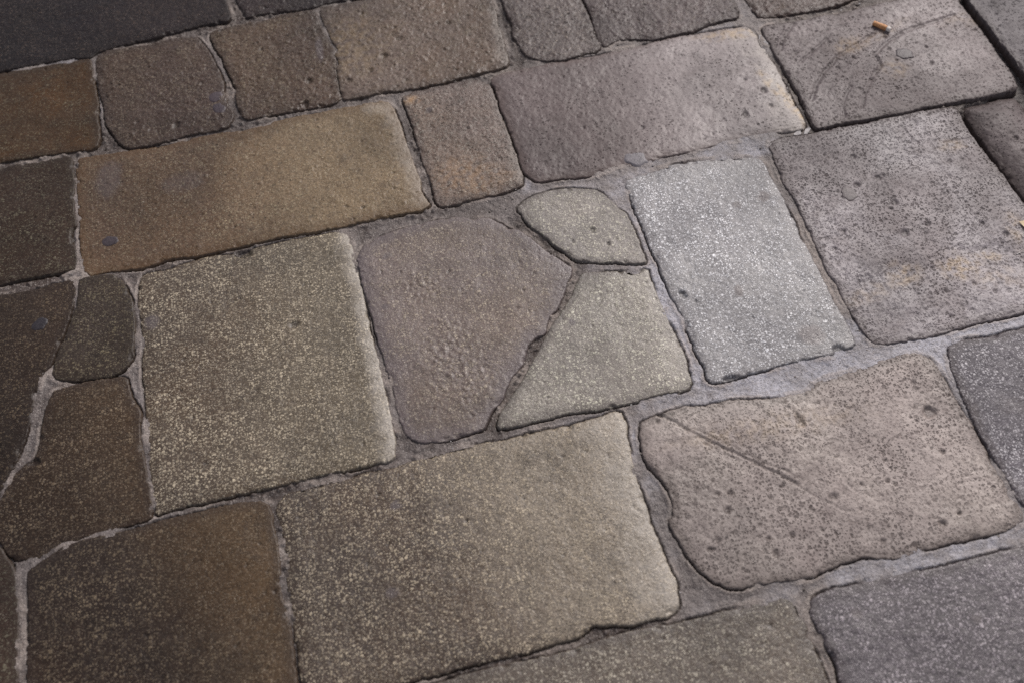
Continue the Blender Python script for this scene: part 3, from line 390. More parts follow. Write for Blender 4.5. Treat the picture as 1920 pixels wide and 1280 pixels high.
# marks on single stones: (stone, kind, data), metres
MARKS = [
 (22, 'spot', [-0.3709, 0.8991, 0.0108, 0.0129, -0.2485, 0.7]),
 (26, 'spot', [0.4518, 0.7442, 0.0067, 0.0083, -0.2502, 0.9]),
 (26, 'spot', [0.5446, 0.8974, 0.0087, 0.0104, -0.2558, 0.9]),
 (26, 'spot', [0.5003, 0.893, 0.0071, 0.0062, -0.2553, 0.7]),
 (26, 'spot', [0.5213, 0.6501, 0.0155, 0.015, -0.6803, 0.85]),
 (32, 'spot', [0.4305, 0.2745, 0.0068, 0.0058, -0.2353, 0.8]),
 (30, 'spot', [-0.0762, 0.5384, 0.0061, 0.0065, -0.2397, 0.8]),
 (30, 'spot', [-0.0989, 0.4282, 0.0091, 0.0066, -0.2361, 0.6]),
 (25, 'spot', [0.2088, 0.7501, 0.0045, 0.0053, -0.2485, 0.8]),
 (5, 'spot', [-0.0676, 1.394, 0.0063, 0.029, -0.0127, 0.7]),
 (23, 'spot', [-0.0253, 0.9301, 0.0079, 0.0059, -0.2522, 0.5]),
 (14, 'spot', [-0.4262, 1.1893, 0.0214, 0.0335, -0.2569, 0.45]),
 (14, 'spot', [-0.3111, 1.1534, 0.0328, 0.018, -0.0238, 0.3]),
 (32, 'spot', [0.5623, 0.2365, 0.0061, 0.0051, -0.2351, 0.7]),
 (28, 'spot', [0.7346, 0.484, 0.0205, 0.0145, -0.2443, 0.3]),
 (15, 'spot', [0.0886, 1.2037, 0.0052, 0.0059, -0.2616, 0.7]),
 (23, 'spot', [-0.0419, 0.8408, 0.0054, 0.0046, -0.2493, 0.7]),
 (24, 'hole', [0.2798, 0.9012, 0.0039, 0.005, -0.2537, 0.0022]),
 (24, 'hole', [0.2958, 0.8705, 0.0031, 0.0029, -0.2529, 0.0022]),
 (27, 'hole', [0.6265, 0.5019, 0.0078, 0.0091, -0.8942, 0.004]),
 (27, 'hole', [0.4592, 0.5298, 0.005, 0.0106, 0.0417, 0.003]),
 (27, 'hole', [0.5759, 0.3553, 0.0051, 0.0042, -0.2389, 0.003]),
 (27, 'hole', [0.46, 0.4199, 0.0053, 0.0051, -0.2401, 0.0022]),
 (27, 'hole', [0.3923, 0.3843, 0.0032, 0.0042, -0.2384, 0.0022]),
 (27, 'hole', [0.4964, 0.3512, 0.0032, 0.0035, -0.2382, 0.0022]),
 (27, 'hole', [0.534, 0.4241, 0.0033, 0.003, -0.2408, 0.0022]),
 (27, 'hole', [0.618, 0.4446, 0.0033, 0.0031, -0.2421, 0.0022]),
 (27, 'hole', [0.3275, 0.4339, 0.0033, 0.0043, -0.2395, 0.0022]),
 (27, 'hole', [0.303, 0.3989, 0.0032, 0.0034, -0.2382, 0.0022]),
 (27, 'hole', [0.2896, 0.3895, 0.0039, 0.0034, -0.2378, 0.0022]),
 (27, 'hole', [0.3643, 0.3644, 0.0032, 0.0027, -0.2376, 0.0022]),
 (27, 'hole', [0.3216, 0.4575, 0.004, 0.0029, -0.2402, 0.0022]),
 (27, 'hole', [0.3374, 0.4544, 0.004, 0.0036, -0.2402, 0.0022]),
 (27, 'hole', [0.3632, 0.3871, 0.0026, 0.0028, -0.2383, 0.0022]),
 (16, 'hole', [0.6218, 1.1075, 0.0051, 0.0048, -0.263, 0.003]),
 (16, 'hole', [0.6209, 1.0733, 0.0034, 0.0035, -0.2619, 0.0022]),
 (16, 'hole', [0.5763, 1.0659, 0.0042, 0.0047, -0.2613, 0.0022]),
 (17, 'hole', [0.7241, 0.8904, 0.0055, 0.0043, -0.7393, 0.003]),
 (17, 'hole', [0.7266, 0.8382, 0.0047, 0.0062, -0.2554, 0.0022]),
 (17, 'hole', [0.6864, 0.884, 0.0047, 0.0053, -0.2565, 0.0022]),
 (17, 'hole', [0.7165, 0.7819, 0.0061, 0.006, -0.2536, 0.0022]),
 (17, 'hole', [0.8333, 0.7709, 0.0031, 0.004, -0.2542, 0.0022]),
 (17, 'hole', [0.8574, 0.7444, 0.0038, 0.004, -0.2535, 0.0022]),
 (17, 'hole', [0.7569, 0.7887, 0.0038, 0.005, -0.2541, 0.0022]),
 (17, 'hole', [0.7043, 0.9388, 0.004, 0.0044, -0.2584, 0.0022]),
 (22, 'hole', [-0.1717, 0.843, 0.0076, 0.0054, -0.2484, 0.002]),
 (22, 'hole', [-0.2328, 0.9897, 0.012, 0.008, -0.2524, 0.005]),
 (4, 'hole', [-0.3174, 1.2779, 0.0053, 0.0072, -0.2605, 0.0022]),
 (5, 'hole', [-0.0936, 1.3219, 0.0045, 0.0063, -0.2637, 0.003]),
 (5, 'hole', [-0.1066, 1.2721, 0.0053, 0.0073, -0.2621, 0.003]),
 (6, 'hole', [0.0368, 1.3481, 0.0055, 0.0065, -0.2656, 0.003]),
 (6, 'hole', [-0.0286, 1.3043, 0.0045, 0.005, -0.2637, 0.0022]),
 (6, 'hole', [0.1575, 1.4011, 0.0046, 0.0054, -0.2682, 0.0022]),
 (6, 'hole', [0.0685, 1.384, 0.0055, 0.0053, -0.2669, 0.0022]),
 (6, 'hole', [0.0097, 1.3199, 0.0045, 0.0051, -0.2645, 0.0022]),
 (13, 'hole', [-0.4806, 1.0889, 0.0055, 0.014, -0.027, 0.004]),
 (20, 'hole', [-0.5309, 0.7131, 0.0072, 0.0048, -0.2416, 0.004]),
 (26, 'hole', [0.5488, 0.6193, 0.0072, 0.006, -0.2471, 0.003]),
 (26, 'hole', [0.3933, 0.6126, 0.0102, 0.0033, -0.047, 0.004]),
 (26, 'hole', [0.3728, 0.7577, 0.0041, 0.0068, 0.3443, 0.003]),
 (12, 'hole', [0.9572, 0.9093, 0.0032, 0.0045, -0.2596, 0.0022]),
 (25, 'hole', [0.2275, 0.6087, 0.0042, 0.0032, -0.2442, 0.003]),
 (25, 'hole', [0.3188, 0.8138, 0.0123, 0.0047, -0.144, 0.003]),
 (17, 'dent', [0.8056, 0.9903, 0.0335, 0.0182, -1.0043, 0.0015]),
 (17, 'dent', [0.8336, 0.7088, 0.0654, 0.0244, -0.3656, 0.002]),
 (17, 'dent', [0.6547, 0.7065, 0.0757, 0.0254, 0.2359, 0.0018]),
 (17, 'dent', [0.7097, 0.6275, 0.0758, 0.0257, -0.0457, 0.001]),
 (10, 'dent', [0.8356, 1.0987, 0.0217, 0.0224, -0.5225, 0.0015]),
 (10, 'dent', [0.9202, 1.1014, 0.0502, 0.0252, -0.7932, 0.001]),
 (27, 'dent', [0.3763, 0.4628, 0.077, 0.0444, -0.636, 0.001]),
 (17, 'ochre', [0.6856, 0.7129, 0.0213, 0.0175, 0.1479, 0.7]),
 (17, 'ochre', [0.7673, 0.7064, 0.0244, 0.0213, -0.4798, 0.85]),
 (17, 'ochre', [0.8164, 0.7152, 0.019, 0.0098, -0.3656, 0.7]),
 (17, 'ochre', [0.8579, 0.9219, 0.0209, 0.0112, -0.2592, 0.45]),
 (17, 'ochre', [0.8742, 0.7481, 0.0106, 0.0298, -0.2538, 0.5]),
 (17, 'ochre', [0.6348, 0.6974, 0.0416, 0.0118, 0.2353, 0.35]),
 (17, 'ochre', [0.8091, 0.6765, 0.0368, 0.0169, -0.251, 0.35]),
 (10, 'ochre', [0.7931, 1.1686, 0.0219, 0.0154, 0.4685, 0.6]),
 (10, 'ochre', [0.8411, 1.1754, 0.0646, 0.0092, 0.3821, 0.35]),
 (10, 'ochre', [0.8448, 1.0988, 0.0183, 0.0175, -0.523, 0.45]),
 (10, 'ochre', [1.0323, 1.177, 0.0658, 0.0156, -0.0214, 0.3]),
 (15, 'ochre', [0.063, 1.2341, 0.0123, 0.0096, -0.2623, 0.6]),
 (15, 'ochre', [0.1236, 1.0504, 0.0495, 0.0321, -0.2571, 0.35]),
 (16, 'ochre', [0.6236, 1.2457, 0.0549, 0.0116, -0.067, 0.5]),
 (16, 'ochre', [0.6523, 1.0734, 0.0096, 0.0644, 0.2861, 0.6]),
 (27, 'ochre', [0.4157, 0.5309, 0.1064, 0.0168, -0.0506, 0.25]),
 (6, 'ochre', [-0.0132, 1.3819, 0.055, 0.0644, -0.2662, 0.4]),
 (27, 'groove', [[(0.2852, 0.5812), (0.2989, 0.5688), (0.311, 0.5545), (0.3349, 0.5302), (0.3641, 0.5042), (0.3891, 0.4802), (0.4089, 0.4609), (0.4228, 0.4454)], 0.0032, 0.0022, 1.0]),
 (27, 'groove', [[(0.3211, 0.552), (0.3466, 0.5305), (0.3734, 0.5042), (0.3943, 0.4828), (0.4195, 0.4644)], 0.0018, 0.0012, 0.7]),
 (27, 'groove', [[(0.414, 0.4687), (0.4239, 0.4572), (0.4403, 0.4449), (0.45, 0.4335)], 0.0018, 0.001, 0.6]),
 (10, 'groove', [[(0.6872, 1.0671), (0.7046, 1.0932), (0.7303, 1.1217), (0.7643, 1.1486), (0.7928, 1.1613), (0.8439, 1.1847)], 0.0052, 0.0019, 0.9]),
 (10, 'groove', [[(0.7037, 1.1529), (0.7294, 1.1703), (0.7651, 1.1937)], 0.0044, 0.0017, 0.9]),
 (10, 'groove', [[(0.795, 1.0845), (0.8242, 1.1122), (0.8232, 1.1367), (0.8611, 1.1633), (0.9, 1.1777), (0.9483, 1.1856), (0.9899, 1.1913)], 0.0054, 0.0018, 0.9]),
 (10, 'groove', [[(0.7226, 1.0199), (0.7313, 1.0477), (0.7583, 1.0788)], 0.0038, 0.0013, 0.7]),
 (10, 'groove', [[(0.7573, 1.0294), (0.7754, 1.0587), (0.799, 1.0873)], 0.0038, 0.0013, 0.7]),
 (10, 'groove', [[(0.6808, 1.1877), (0.692, 1.2095), (0.7113, 1.2294), (0.7253, 1.2427)], 0.005, 0.0018, 0.9]),
 (10, 'groove', [[(0.6757, 1.1973), (0.6841, 1.2158), (0.7006, 1.2324)], 0.0036, 0.0012, 0.7]),
 (10, 'groove', [[(0.7169, 1.0744), (0.7495, 1.1125), (0.7862, 1.1386), (0.8258, 1.1564), (0.8678, 1.1719)], 0.003, 0.0009, 0.5]),
 (10, 'groove', [[(0.6976, 1.1708), (0.7303, 1.1949), (0.7659, 1.2103), (0.8041, 1.2167)], 0.003, 0.0009, 0.5]),
 (27, 'groove', [[(0.4228, 0.4454), (0.4446, 0.42), (0.4701, 0.3969)], 0.002, 0.001, 0.8]),
 (27, 'groove', [[(0.2935, 0.5677), (0.3175, 0.5409), (0.3442, 0.513), (0.3714, 0.4885)], 0.0014, 0.0008, 0.7]),
 (17, 'groove', [[(0.8002, 0.9808), (0.8048, 0.9541), (0.812, 0.9307)], 0.0022, 0.0014, 0.8]),
 (17, 'groove', [[(0.8493, 0.9315), (0.8703, 0.9295), (0.8914, 0.9275)], 0.0022, 0.0014, 0.8]),
 (20, 'groove', [[(-0.4824, 0.7349), (-0.4648, 0.7346), (-0.4471, 0.7327)], 0.002, 0.001, 0.9]),
 (28, 'groove', [[(0.8385, 0.5948), (0.8178, 0.5129)], 0.002, 0.001, 0.3]),
 (22, 'wear', [[(-0.0735, 0.9835), (-0.0634, 0.8615), (-0.0614, 0.751), (-0.0616, 0.6576), (-0.0671, 0.6106)], 0.031, 0.47]),  # pale bands on right-hand rims and ends, wear with painted sheen
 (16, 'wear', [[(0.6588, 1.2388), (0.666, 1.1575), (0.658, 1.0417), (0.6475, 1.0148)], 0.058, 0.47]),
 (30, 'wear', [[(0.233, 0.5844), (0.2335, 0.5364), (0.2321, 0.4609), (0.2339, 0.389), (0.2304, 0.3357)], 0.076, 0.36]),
 (14, 'wear', [[(0.0014, 1.2357), (0.03, 1.2218), (0.0385, 1.1415), (0.0439, 1.0272)], 0.027, 0.28]),
 (25, 'wear', [[(0.3368, 0.8073), (0.338, 0.7219), (0.3392, 0.6416)], 0.034, 0.25]),
 (6, 'wear', [[(0.244, 1.4083), (0.2316, 1.2885)], 0.02, 0.22]),
 (15, 'wear', [[(0.2053, 1.231), (0.2071, 1.1203), (0.2034, 1.0295)], 0.02, 0.28]),
 (27, 'wear', [[(0.2941, 0.5814), (0.3848, 0.567), (0.4716, 0.5619)], 0.037, 0.22]),
 (23, 'lumps', [0.0406, 0.7166, 0.0402, 0.0702, 0.0586]),
 (23, 'lumps', [0.0143, 0.8608, 0.0308, 0.026, -0.2504]),
]

def make_stone(key, poly, p, label, res=RES, group=GROUP):
    seed = 1000+97*key
    x0, y0 = poly.min(0)-.007; x1, y1 = poly.max(0)+.007
    nx = int((x1-x0)/res)+2; ny = int((y1-y0)/res)+2
    X, Y = np.meshgrid(x0+np.arange(nx)*res, y0+np.arange(ny)*res)
    wx, wy = warp(X, Y)
    d = sdf(poly, wx, wy)+.0021+FAT.get(key, 0)
    Z, pit = stone_height(p, seed, X, Y, d)
    cx, cy = poly.mean(0)
    rnd = random.Random(seed)
    Z = Z + (X-cx)*rnd.uniform(-.006, .006) + (Y-cy)*rnd.uniform(-.006, .006) + p.get('z', 0.)
    spot = np.zeros_like(X); och = np.zeros_like(X); wear = np.zeros_like(X)
    for i, (sk, kind, a) in enumerate(MARKS):
        if sk != key: continue
        if kind == 'spot':
            m = blob(X, Y, *a[:5], seed+i); spot = np.maximum(spot, m*a[5])
        elif kind == 'ochre':
            m = blob(X, Y, *a[:5], seed+i, .7)*sstep(-.5, .4, fbm(X, Y, .012, 3, seed+i)); och = np.maximum(och, m*a[5])
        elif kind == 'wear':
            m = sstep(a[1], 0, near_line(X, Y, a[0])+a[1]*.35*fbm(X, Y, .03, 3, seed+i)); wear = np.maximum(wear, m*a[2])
        elif kind == 'hole':
            m = blob(X, Y, *a[:5], seed+i); Z -= a[5]*m; pit = np.maximum(pit, m*.9)
        elif kind == 'dent':
            m = blob(X, Y, *a[:5], seed+i, .6); Z -= a[5]*m*(1+.5*fbm(X, Y, .01, 3, seed+i))
        elif kind == 'groove':
            m = sstep(a[1], a[1]*.2, near_line(X+.0016*fbm(X, Y, .02, 3, seed+i+7), Y+.0016*fbm(X, Y, .02, 3, seed+i+8), a[0])+.0016*fbm(X, Y, .009, 3, seed+i))
            m = m*sstep(-1., -.25, fbm(X, Y, .022, 3, seed+i+3)) if a[3] < 1 else m
            Z -= a[2]*m; pit = np.maximum(pit, m*.5*a[3])
        elif kind == 'lumps':
            m = blob(X, Y, *a[:5], seed+i, .7)
            for cell, rad, dep in ((.0065, .0036, .0009), (.011, .0055, .0011)):
                dd, rr = worley(X+.002*gnoise(X/.007, Y/.007, 5), Y+.002*gnoise(X/.007, Y/.007, 6), cell, seed+i)
                Z += m*np.where(rr < .6, dep*sstep(1., 0., dd/rad), 0)
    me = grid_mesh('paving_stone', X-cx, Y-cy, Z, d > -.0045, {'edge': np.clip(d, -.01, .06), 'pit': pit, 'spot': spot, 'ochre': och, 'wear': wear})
    mat = p.get('mat') or stone_material('stone_%d' % key, p, (rnd.uniform(-9, 9), rnd.uniform(-9, 9), rnd.uniform(-9, 9)))
    o = link('paving_stone', me, mat, (cx, cy, 0))
    return tag(o, label, 'paving stone', group)

# colour gain of each stone; left stones also darkened for the light falloff
for key, g in GAIN.items(): STONES[key][0]['gain'] = g
for key, (p, label) in STONES.items():
    make_stone(key, POLY[key], p, label)

# ------------------------------------------------------------------ mortar in the joints
def idw(x, y, col):
    num = np.zeros_like(x); den = np.zeros_like(x)
    for jx, jy, lev, tone in JOINT:
        w = 1./(((x*1000-jx)**2+(y*1000-jy)**2+30)**1.7)
        num += w*(lev, tone)[col]; den += w
    return num/den

def make_mortar():
    res = .0017
    X, Y = np.meshgrid(np.arange(-.80, 1.42, res), np.arange(.02, 1.74, res))
    wx, wy = warp(X, Y)
    m = np.full(X.shape, -1.)
    for key, poly in POLY.items():
        (ax, ay), (bx, by) = poly.min(0)-.06, poly.max(0)+.06
        i0 = max(0, int((ax+.80)/res)); i1 = min(X.shape[1], int((bx+.80)/res)+2)
        j0 = max(0, int((ay-.02)/res)); j1 = min(X.shape[0], int((by-.02)/res)+2)
        if i1 <= i0 or j1 <= j0: continue
        sl = np.s_[j0:j1, i0:i1]
        m[sl] = np.maximum(m[sl], sdf(poly, wx[sl], wy[sl])+.0021+FAT.get(key, 0))
    keep = m < .005
    lev = np.zeros_like(X); tone = np.zeros_like(X)
    lev[keep] = idw(X[keep], Y[keep], 0)*.001
    lev = np.where(lev < -.014, lev, lev*.45-.0009); tone[keep] = idw(X[keep], Y[keep], 1)
    d = np.clip(-m, 0, 1)
    z = lev + .0019*fbm(X, Y, .035, 4, 501) + .0008*fbm(X, Y, .008, 3, 511)*(1.4-tone)
    z = z - .0014*sstep(.002, .014, d)*(1-.6*tone)                      # struck hollow, higher against the stones
    lip = sstep(.0045, .0016, np.abs(d-.0026)+.0012*fbm(X, Y, .009, 2, 541))*sstep(-.15, .35, fbm(X, Y, .05, 2, 521))
    z = z + .0009*lip*sstep(-.014, -.007, lev)
    ck = sstep(-.12, .1, fbm(X, Y, .16, 3, 531))
    z = z - .0045*ck*sstep(.0021, .0008, d+.0008*gnoise(X/.011, Y/.011, 551))
    z = np.maximum(z, -.0285)
    peb, pr = worley(X, Y, .0055, 571)
    z = z + np.where(pr < .5, .0007*sstep(.0024, 0., peb), 0)
    crumb, rr = worley(X, Y, .011, 561)                                 # crumbs of broken mortar down in open joints
    z = z + np.where((rr < .35) & (tone < .3), .003*sstep(.005, .001, crumb), 0)
    me = grid_mesh('mortar', X, Y, z, keep, {'tone': tone, 'lip': lip, 'crack': ck*sstep(.0022, .0010, d), 'depth': lev})
    t = NT('mortar')
    P = t.n('ShaderNodeTexCoord').outputs['Object']
    n1 = t.noise(P, 22, 5, .6).outputs['Fac']; n2 = t.noise(P, 140, 4, .6).outputs['Fac']; n3 = t.noise(P, 520, 3, .6).outputs['Fac']
    tn = t.add(t.attr('tone'), t.mul(t.sub(n1, .5), .85))
    col = t.mix(t.ss(tn, .1, .62), lin((66,56,50)), lin((112,105,102)))
    col = t.mix(t.ss(tn, .5, .95), col, lin((160,159,165)))
    col = t.mix(t.mul(t.ss(n2, .48, .70), .5), col, lin((94,86,83)))
    col = t.mix(t.mul(t.attr('lip'), .5), col, lin((150,139,130)))
    col = t.mix(t.mul(t.attr('crack'), .8), col, lin((64,56,53)))
    col = t.mix(t.ss(t.attr('depth'), -.015, -.009, .85, 0.), col, lin((40,34,32)))
    gv = t.vor(P, 330); gc = t.sep(gv.outputs['Color'])                  # sand grains in the mix
    gm = t.mul(t.ss(gc[0], .30, .36, 1., 0.), t.ss(gv.outputs['Distance'], .25, .5, 1., 0.))
    col = t.mix(t.mul(gm, .28), col, lin((172,166,160)))
    dm = t.mul(t.ss(gc[1], .25, .3, 1., 0.), t.ss(gv.outputs['Distance'], .25, .5, 1., 0.))
    col = t.mix(t.mul(dm, .35), col, lin((52,46,43)))
    col = t.mix(1., col, t.n_gray(n3, .45), 'MULTIPLY')
    col = t.mix(1., col, t.n_gray(t.grime(), .30), 'MULTIPLY')
    mat = t.finish(col, t.add(.56, t.mul(t.sub(n1, .5), .3)), [(n2, .004, .6), (n3, .0013, .6), (gm, .0006, .5)], .45)
    o = link('mortar', me, mat); o['kind'] = 'structure'
make_mortar()

# ------------------------------------------------------------------ the ground below and beyond
def make_ground():
    t = NT('ground')
    P = t.n('ShaderNodeTexCoord').outputs['Object']
    n1 = t.noise(P, 3, 6, .6).outputs['Fac']; n2 = t.noise(P, 60, 5, .6).outputs['Fac']
    col = t.mix(n1, lin((84,74,66)), lin((120,112,106)))
    col = t.mix(t.mul(n2, .5), col, lin((60,52,46)))
    mat = t.finish(col, .8, [(n2, .004, .6)], .3)
    me = bpy.data.meshes.new('ground'); s = 400
    me.from_pydata([(-s,-s,0),(s,-s,0),(s,s,0),(-s,s,0)], [], [(0,1,2,3)])
    o = link('ground', me, mat, (0,0,-.029)); o['kind'] = 'structure'
make_ground()

# ------------------------------------------------------------------ the courses running on past the picture's edge
def make_outer():
    bands = [(-1.10,-.80),(-.80,-.50),(-.50,-.22),(-.22,.10),(.10,.325),(.325,.60),(.60,1.0),(1.0,1.255),(1.255,1.50),(1.50,1.78),(1.78,2.06),(2.06,2.38),(2.38,2.70)]
    rnd = random.Random(3)
    base = dict(SP, a=(104,94,84), b=(88,78,70), d=(66,58,50), mat=None)
    mats = [stone_material('outer_stone_%d' % i, dict(base, a=a, b=b), (i*3., 1., 2.)) for i, (a, b) in enumerate([((108,98,88),(90,80,70)), ((122,114,110),(104,98,96)), ((92,76,62),(80,68,60))])]
    key = 200
    for y0, y1 in bands:
        xs = np.arange(-2.0, 2.6, .01)
        free = np.ones(len(xs), bool)
        for yy in np.linspace(y0+.02, y1-.02, 9):
            for poly in POLY.values():
                if poly[:,1].min()-.03 < yy < poly[:,1].max()+.03:
                    free &= sdf(poly, xs, np.full(len(xs), yy)) < -.012
        i = 0
        while i < len(xs):
            if not free[i]: i += 1; continue
            j = i
            while j < len(xs) and free[j]: j += 1
            a, b = xs[i], xs[j-1]
            n = max(1, round((b-a)/rnd.uniform(.33, .45)))
            cuts = [a+(b-a)*q/n+(rnd.uniform(-.05, .05) if 0 < q < n else 0) for q in range(n+1)]
            for u, v in zip(cuts[:-1], cuts[1:]):
                if v-u < .07: continue
                g = .008
                c = .02
                poly = np.array([(u+g+c,y0+g),(v-g-c,y0+g),(v-g,y0+g+c),(v-g,y1-g-c),(v-g-c,y1-g),(u+g+c,y1-g),(u+g,y1-g-c),(u+g,y0+g+c)])
                make_stone(key, poly, dict(base, mat=mats[key % 3]), 'weathered paving stone beyond the edge of the picture', .006, 'paving stones beyond the picture')
                key += 1
            i = j
make_outer()

# ------------------------------------------------------------------ small things lying on the stones
bpy.context.view_layer.update()
_dg = bpy.context.evaluated_depsgraph_get()
def top(x, y, r=.004):
    # height of whatever lies at (x, y): the mean of a few plumb lines
    zs = []
    for dx, dy in ((0,0),(r,0),(-r,0),(0,r),(0,-r)):
        hit = scene.ray_cast(_dg, (x+dx, y+dy, .3), (0, 0, -1))
        if hit[0]: zs.append(hit[1].z)
    return sum(zs)/len(zs) if zs else 0.

def lump_mesh(name, rx, ry, h, seed, sides=40, rings=7, rag=.32):
    vs = []; fs = []
    ang = np.linspace(0, 2*math.pi, sides, endpoint=False)
    prof = 1 + rag*fbm(np.cos(ang)*.03, np.sin(ang)*.03, .03, 3, seed)
    for r in range(rings+1):
        t = 1-r/rings*.98
        zz = h*(1-t**3.5)-.0014*(r == 0)
        for i, a in enumerate(ang):
            q = t*(1+(prof[i]-1)*t)
            x, y = rx*q*math.cos(a), ry*q*math.sin(a)
            wob = float(fbm(np.array([x]), np.array([y]), .008, 2, seed+3)[0])
            vs.append((x, y, zz+.25*h*wob*(1-t)))
    for r in range(rings):
        for i in range(sides):
            j = (i+1) % sides
            fs.append((r*sides+i, r*sides+j, (r+1)*sides+j, (r+1)*sides+i))
    fs.append(tuple(rings*sides+i for i in range(sides)))
    me = bpy.data.meshes.new(name); me.from_pydata(vs, [], fs)
    me.polygons.foreach_set('use_smooth', np.ones(len(me.polygons), bool)); me.update()
    return me

def lump_material(name, c, rough=.5):
    t = NT(name); P = t.n('ShaderNodeTexCoord').outputs['Object']
    n1 = t.noise(P, 160, 4, .6).outputs['Fac']; n2 = t.noise(P, 600, 3, .6).outputs['Fac']
    a = lin(c); col = t.mix(t.ss(n1, .35, .7), a, tuple(v*.7 for v in a))
    col = t.mix(1., col, t.n_gray(n2, .3), 'MULTIPLY')
    return t.finish(col, rough, [(n1, .0012, .5), (n2, .0006, .5)], .4)

GUM = [  # ellipse (x, y, rx, ry, rotation), height, base, label, colour
 ((-0.4273, 1.0626, 0.0136, 0.0105, -0.1431), .0007, -.0012, 'dark oval gum spot on the long ochre slab near its left end', (62,54,58)),
 ((-0.5285, 0.9344, 0.013, 0.0105, 0.9033), .0007, -.0012, 'black gum spot on the dark slab left of the curved joint', (44,40,44)),
 ((-0.2499, 1.3256, 0.0123, 0.0132, -0.4878), .0009, -.0012, 'upper lobe of the purple black gum on the lumpy brown block', (70,60,64)),
 ((-0.2458, 1.2969, 0.0112, 0.0136, 0.2355), .0009, -.0012, 'lower lobe of the purple black gum on the lumpy brown block', (64,55,60)),
 ((0.6688, 0.8703, 0.0151, 0.0134, -0.9596), .0008, -.001, 'smooth grey oval gum spot on the large pitted slab', (94,86,86)),
 ((0.8719, 1.1262, 0.016, 0.014, -0.5803), .0010, -.001, 'dark grey gum lump near the cigarette end on the scratched slab', (66,58,61)),
 ((0.3805, 1.0199, 0.0197, 0.0153, -0.3747), .0008, -.0012, 'flat grey cement blotch on the lower rim of the long smooth slab', (112,108,112)),
]
gum_cols = {}
for i, (e, h, base, label, c) in enumerate(GUM):
    me = lump_mesh('gum_spot', e[2], e[3], h, 40+i)
    o = link('gum_spot', me, lump_material('gum_%d' % i, c, .48), (e[0], e[1], top(e[0], e[1], min(e[2], e[3])*.6)+.0002)); o.rotation_euler.z = e[4]
    if 'cement' in label: o.name = 'cement_blotch'; tag(o, label, 'cement blotch')
    else: tag(o, label, 'gum spot')

# cigarette end
def tube_mesh(name, segs, closed_tip=None, wob=0., seed=0, sides=28):
    """a tube along x through (x, radius, flattening) sections"""
    vs = []; fs = []
    for k, (x, r, fl) in enumerate(segs):
        for i in range(sides):
            a = 2*math.pi*i/sides
            rr = r*(1+wob*math.sin(3*a+seed+x*900)+wob*.6*math.sin(5*a+seed*2-x*1500))
            vs.append((x, rr*math.cos(a), rr*fl*math.sin(a)))
    for k in range(len(segs)-1):
        for i in range(sides):
            j = (i+1) % sides; fs.append((k*sides+i, (k+1)*sides+i, (k+1)*sides+j, k*sides+j))
    fs.append(tuple(range(sides))); n = (len(segs)-1)*sides; fs.append(tuple(n+i for i in reversed(range(sides))))
    me = bpy.data.meshes.new(name); me.from_pydata(vs, [], fs)
    me.polygons.foreach_set('use_smooth', np.array([len(p.vertices) == 4 for p in me.polygons], bool)); me.update()
    return me

def paper_material(name, c, c2, ring=False):
    t = NT(name); P = t.n('ShaderNodeTexCoord').outputs['Object']
    n1 = t.noise(P, 260, 4, .6).outputs['Fac']; n2 = t.noise(P, 900, 3, .6).outputs['Fac']
    col = t.mix(t.ss(n1, .4, .68), lin(c), lin(c2))
    return t.finish(col, .6, [(n1, .0008, .5), (n2, .0003, .4)], .3)

p0 = np.array((0.8522, 1.2034)); p1 = np.array((0.8693, 1.1838)); mid = (p0+p1)/2; L = 1.18*float(np.hypot(*(p1-p0)))
butt = bpy.data.objects.new('cigarette_end', None); C.objects.link(butt)
butt.location = (mid[0], mid[1], top(mid[0], mid[1])+.0040); butt.rotation_euler = (0, 0, math.atan2(p1[1]-p0[1], p1[0]-p0[0]))
tag(butt, 'orange cigarette end with a frayed white tip lying on the scratched porous slab', 'cigarette end')
R = .0045
xs = np.linspace(-L/2, L/2*.58, 14)
link('filter', tube_mesh('filter', [(x, R*(1-.05*math.sin((x+L/2)*260)-.12*(i == 0)), .9) for i, x in enumerate(xs)], wob=.02), paper_material('filter_paper', (204,154,108), (176,124,82)), parent=butt)
link('paper', tube_mesh('paper', [(L/2*.581, R*.985, .9), (L/2*.72, R*.98, .9), (L/2*.86, R*.95, .88), (L/2*.98, R*.90, .8), (L/2*1.03, R*.78, .7), (L/2*.97, R*.6, .6)], wob=.09, seed=2), paper_material('white_paper', (222,216,208), (200,194,186)), parent=butt)

# scrap of paper at the right edge: a small curled triangle
def scrap(name, loc, rot, pts, lift, mat, label, cat):
    vs = []; n = 10
    (ax, ay), (bx, by), (cx, cy) = pts
    ids = {}
    for i in range(n+1):
        for j in range(n+1-i):
            u, v = i/n, j/n
            x = ax+(bx-ax)*u+(cx-ax)*v; y = ay+(by-ay)*u+(cy-ay)*v
            ids[i,j] = len(vs); vs.append((x, y, .0008+lift*(math.sin(u*2.6)*.7+v*v*.8)))
    fs = []
    for i in range(n):
        for j in range(n-i):
            fs.append((ids[i,j], ids[i+1,j], ids[i,j+1]))
            if i+j < n-1: fs.append((ids[i+1,j], ids[i+1,j+1], ids[i,j+1]))
    m = len(vs); vs2 = vs+[(x, y, z-.0005) for x, y, z in vs]
    fs2 = fs+[tuple(v+m for v in reversed(f)) for f in fs]
    rimv = [ids[i,0] for i in range(n+1)]+[ids[n-j,j] for j in range(1, n+1)]+[ids[0,n-j] for j in range(1, n)]
    for a, b in zip(rimv, rimv[1:]+rimv[:1]): fs2.append((a, a+m, b+m, b))
    me = bpy.data.meshes.new(name); me.from_pydata(vs2, [], fs2); me.update()
    o = link(name, me, mat, loc); o.rotation_euler.z = rot
    return tag(o, label, cat)
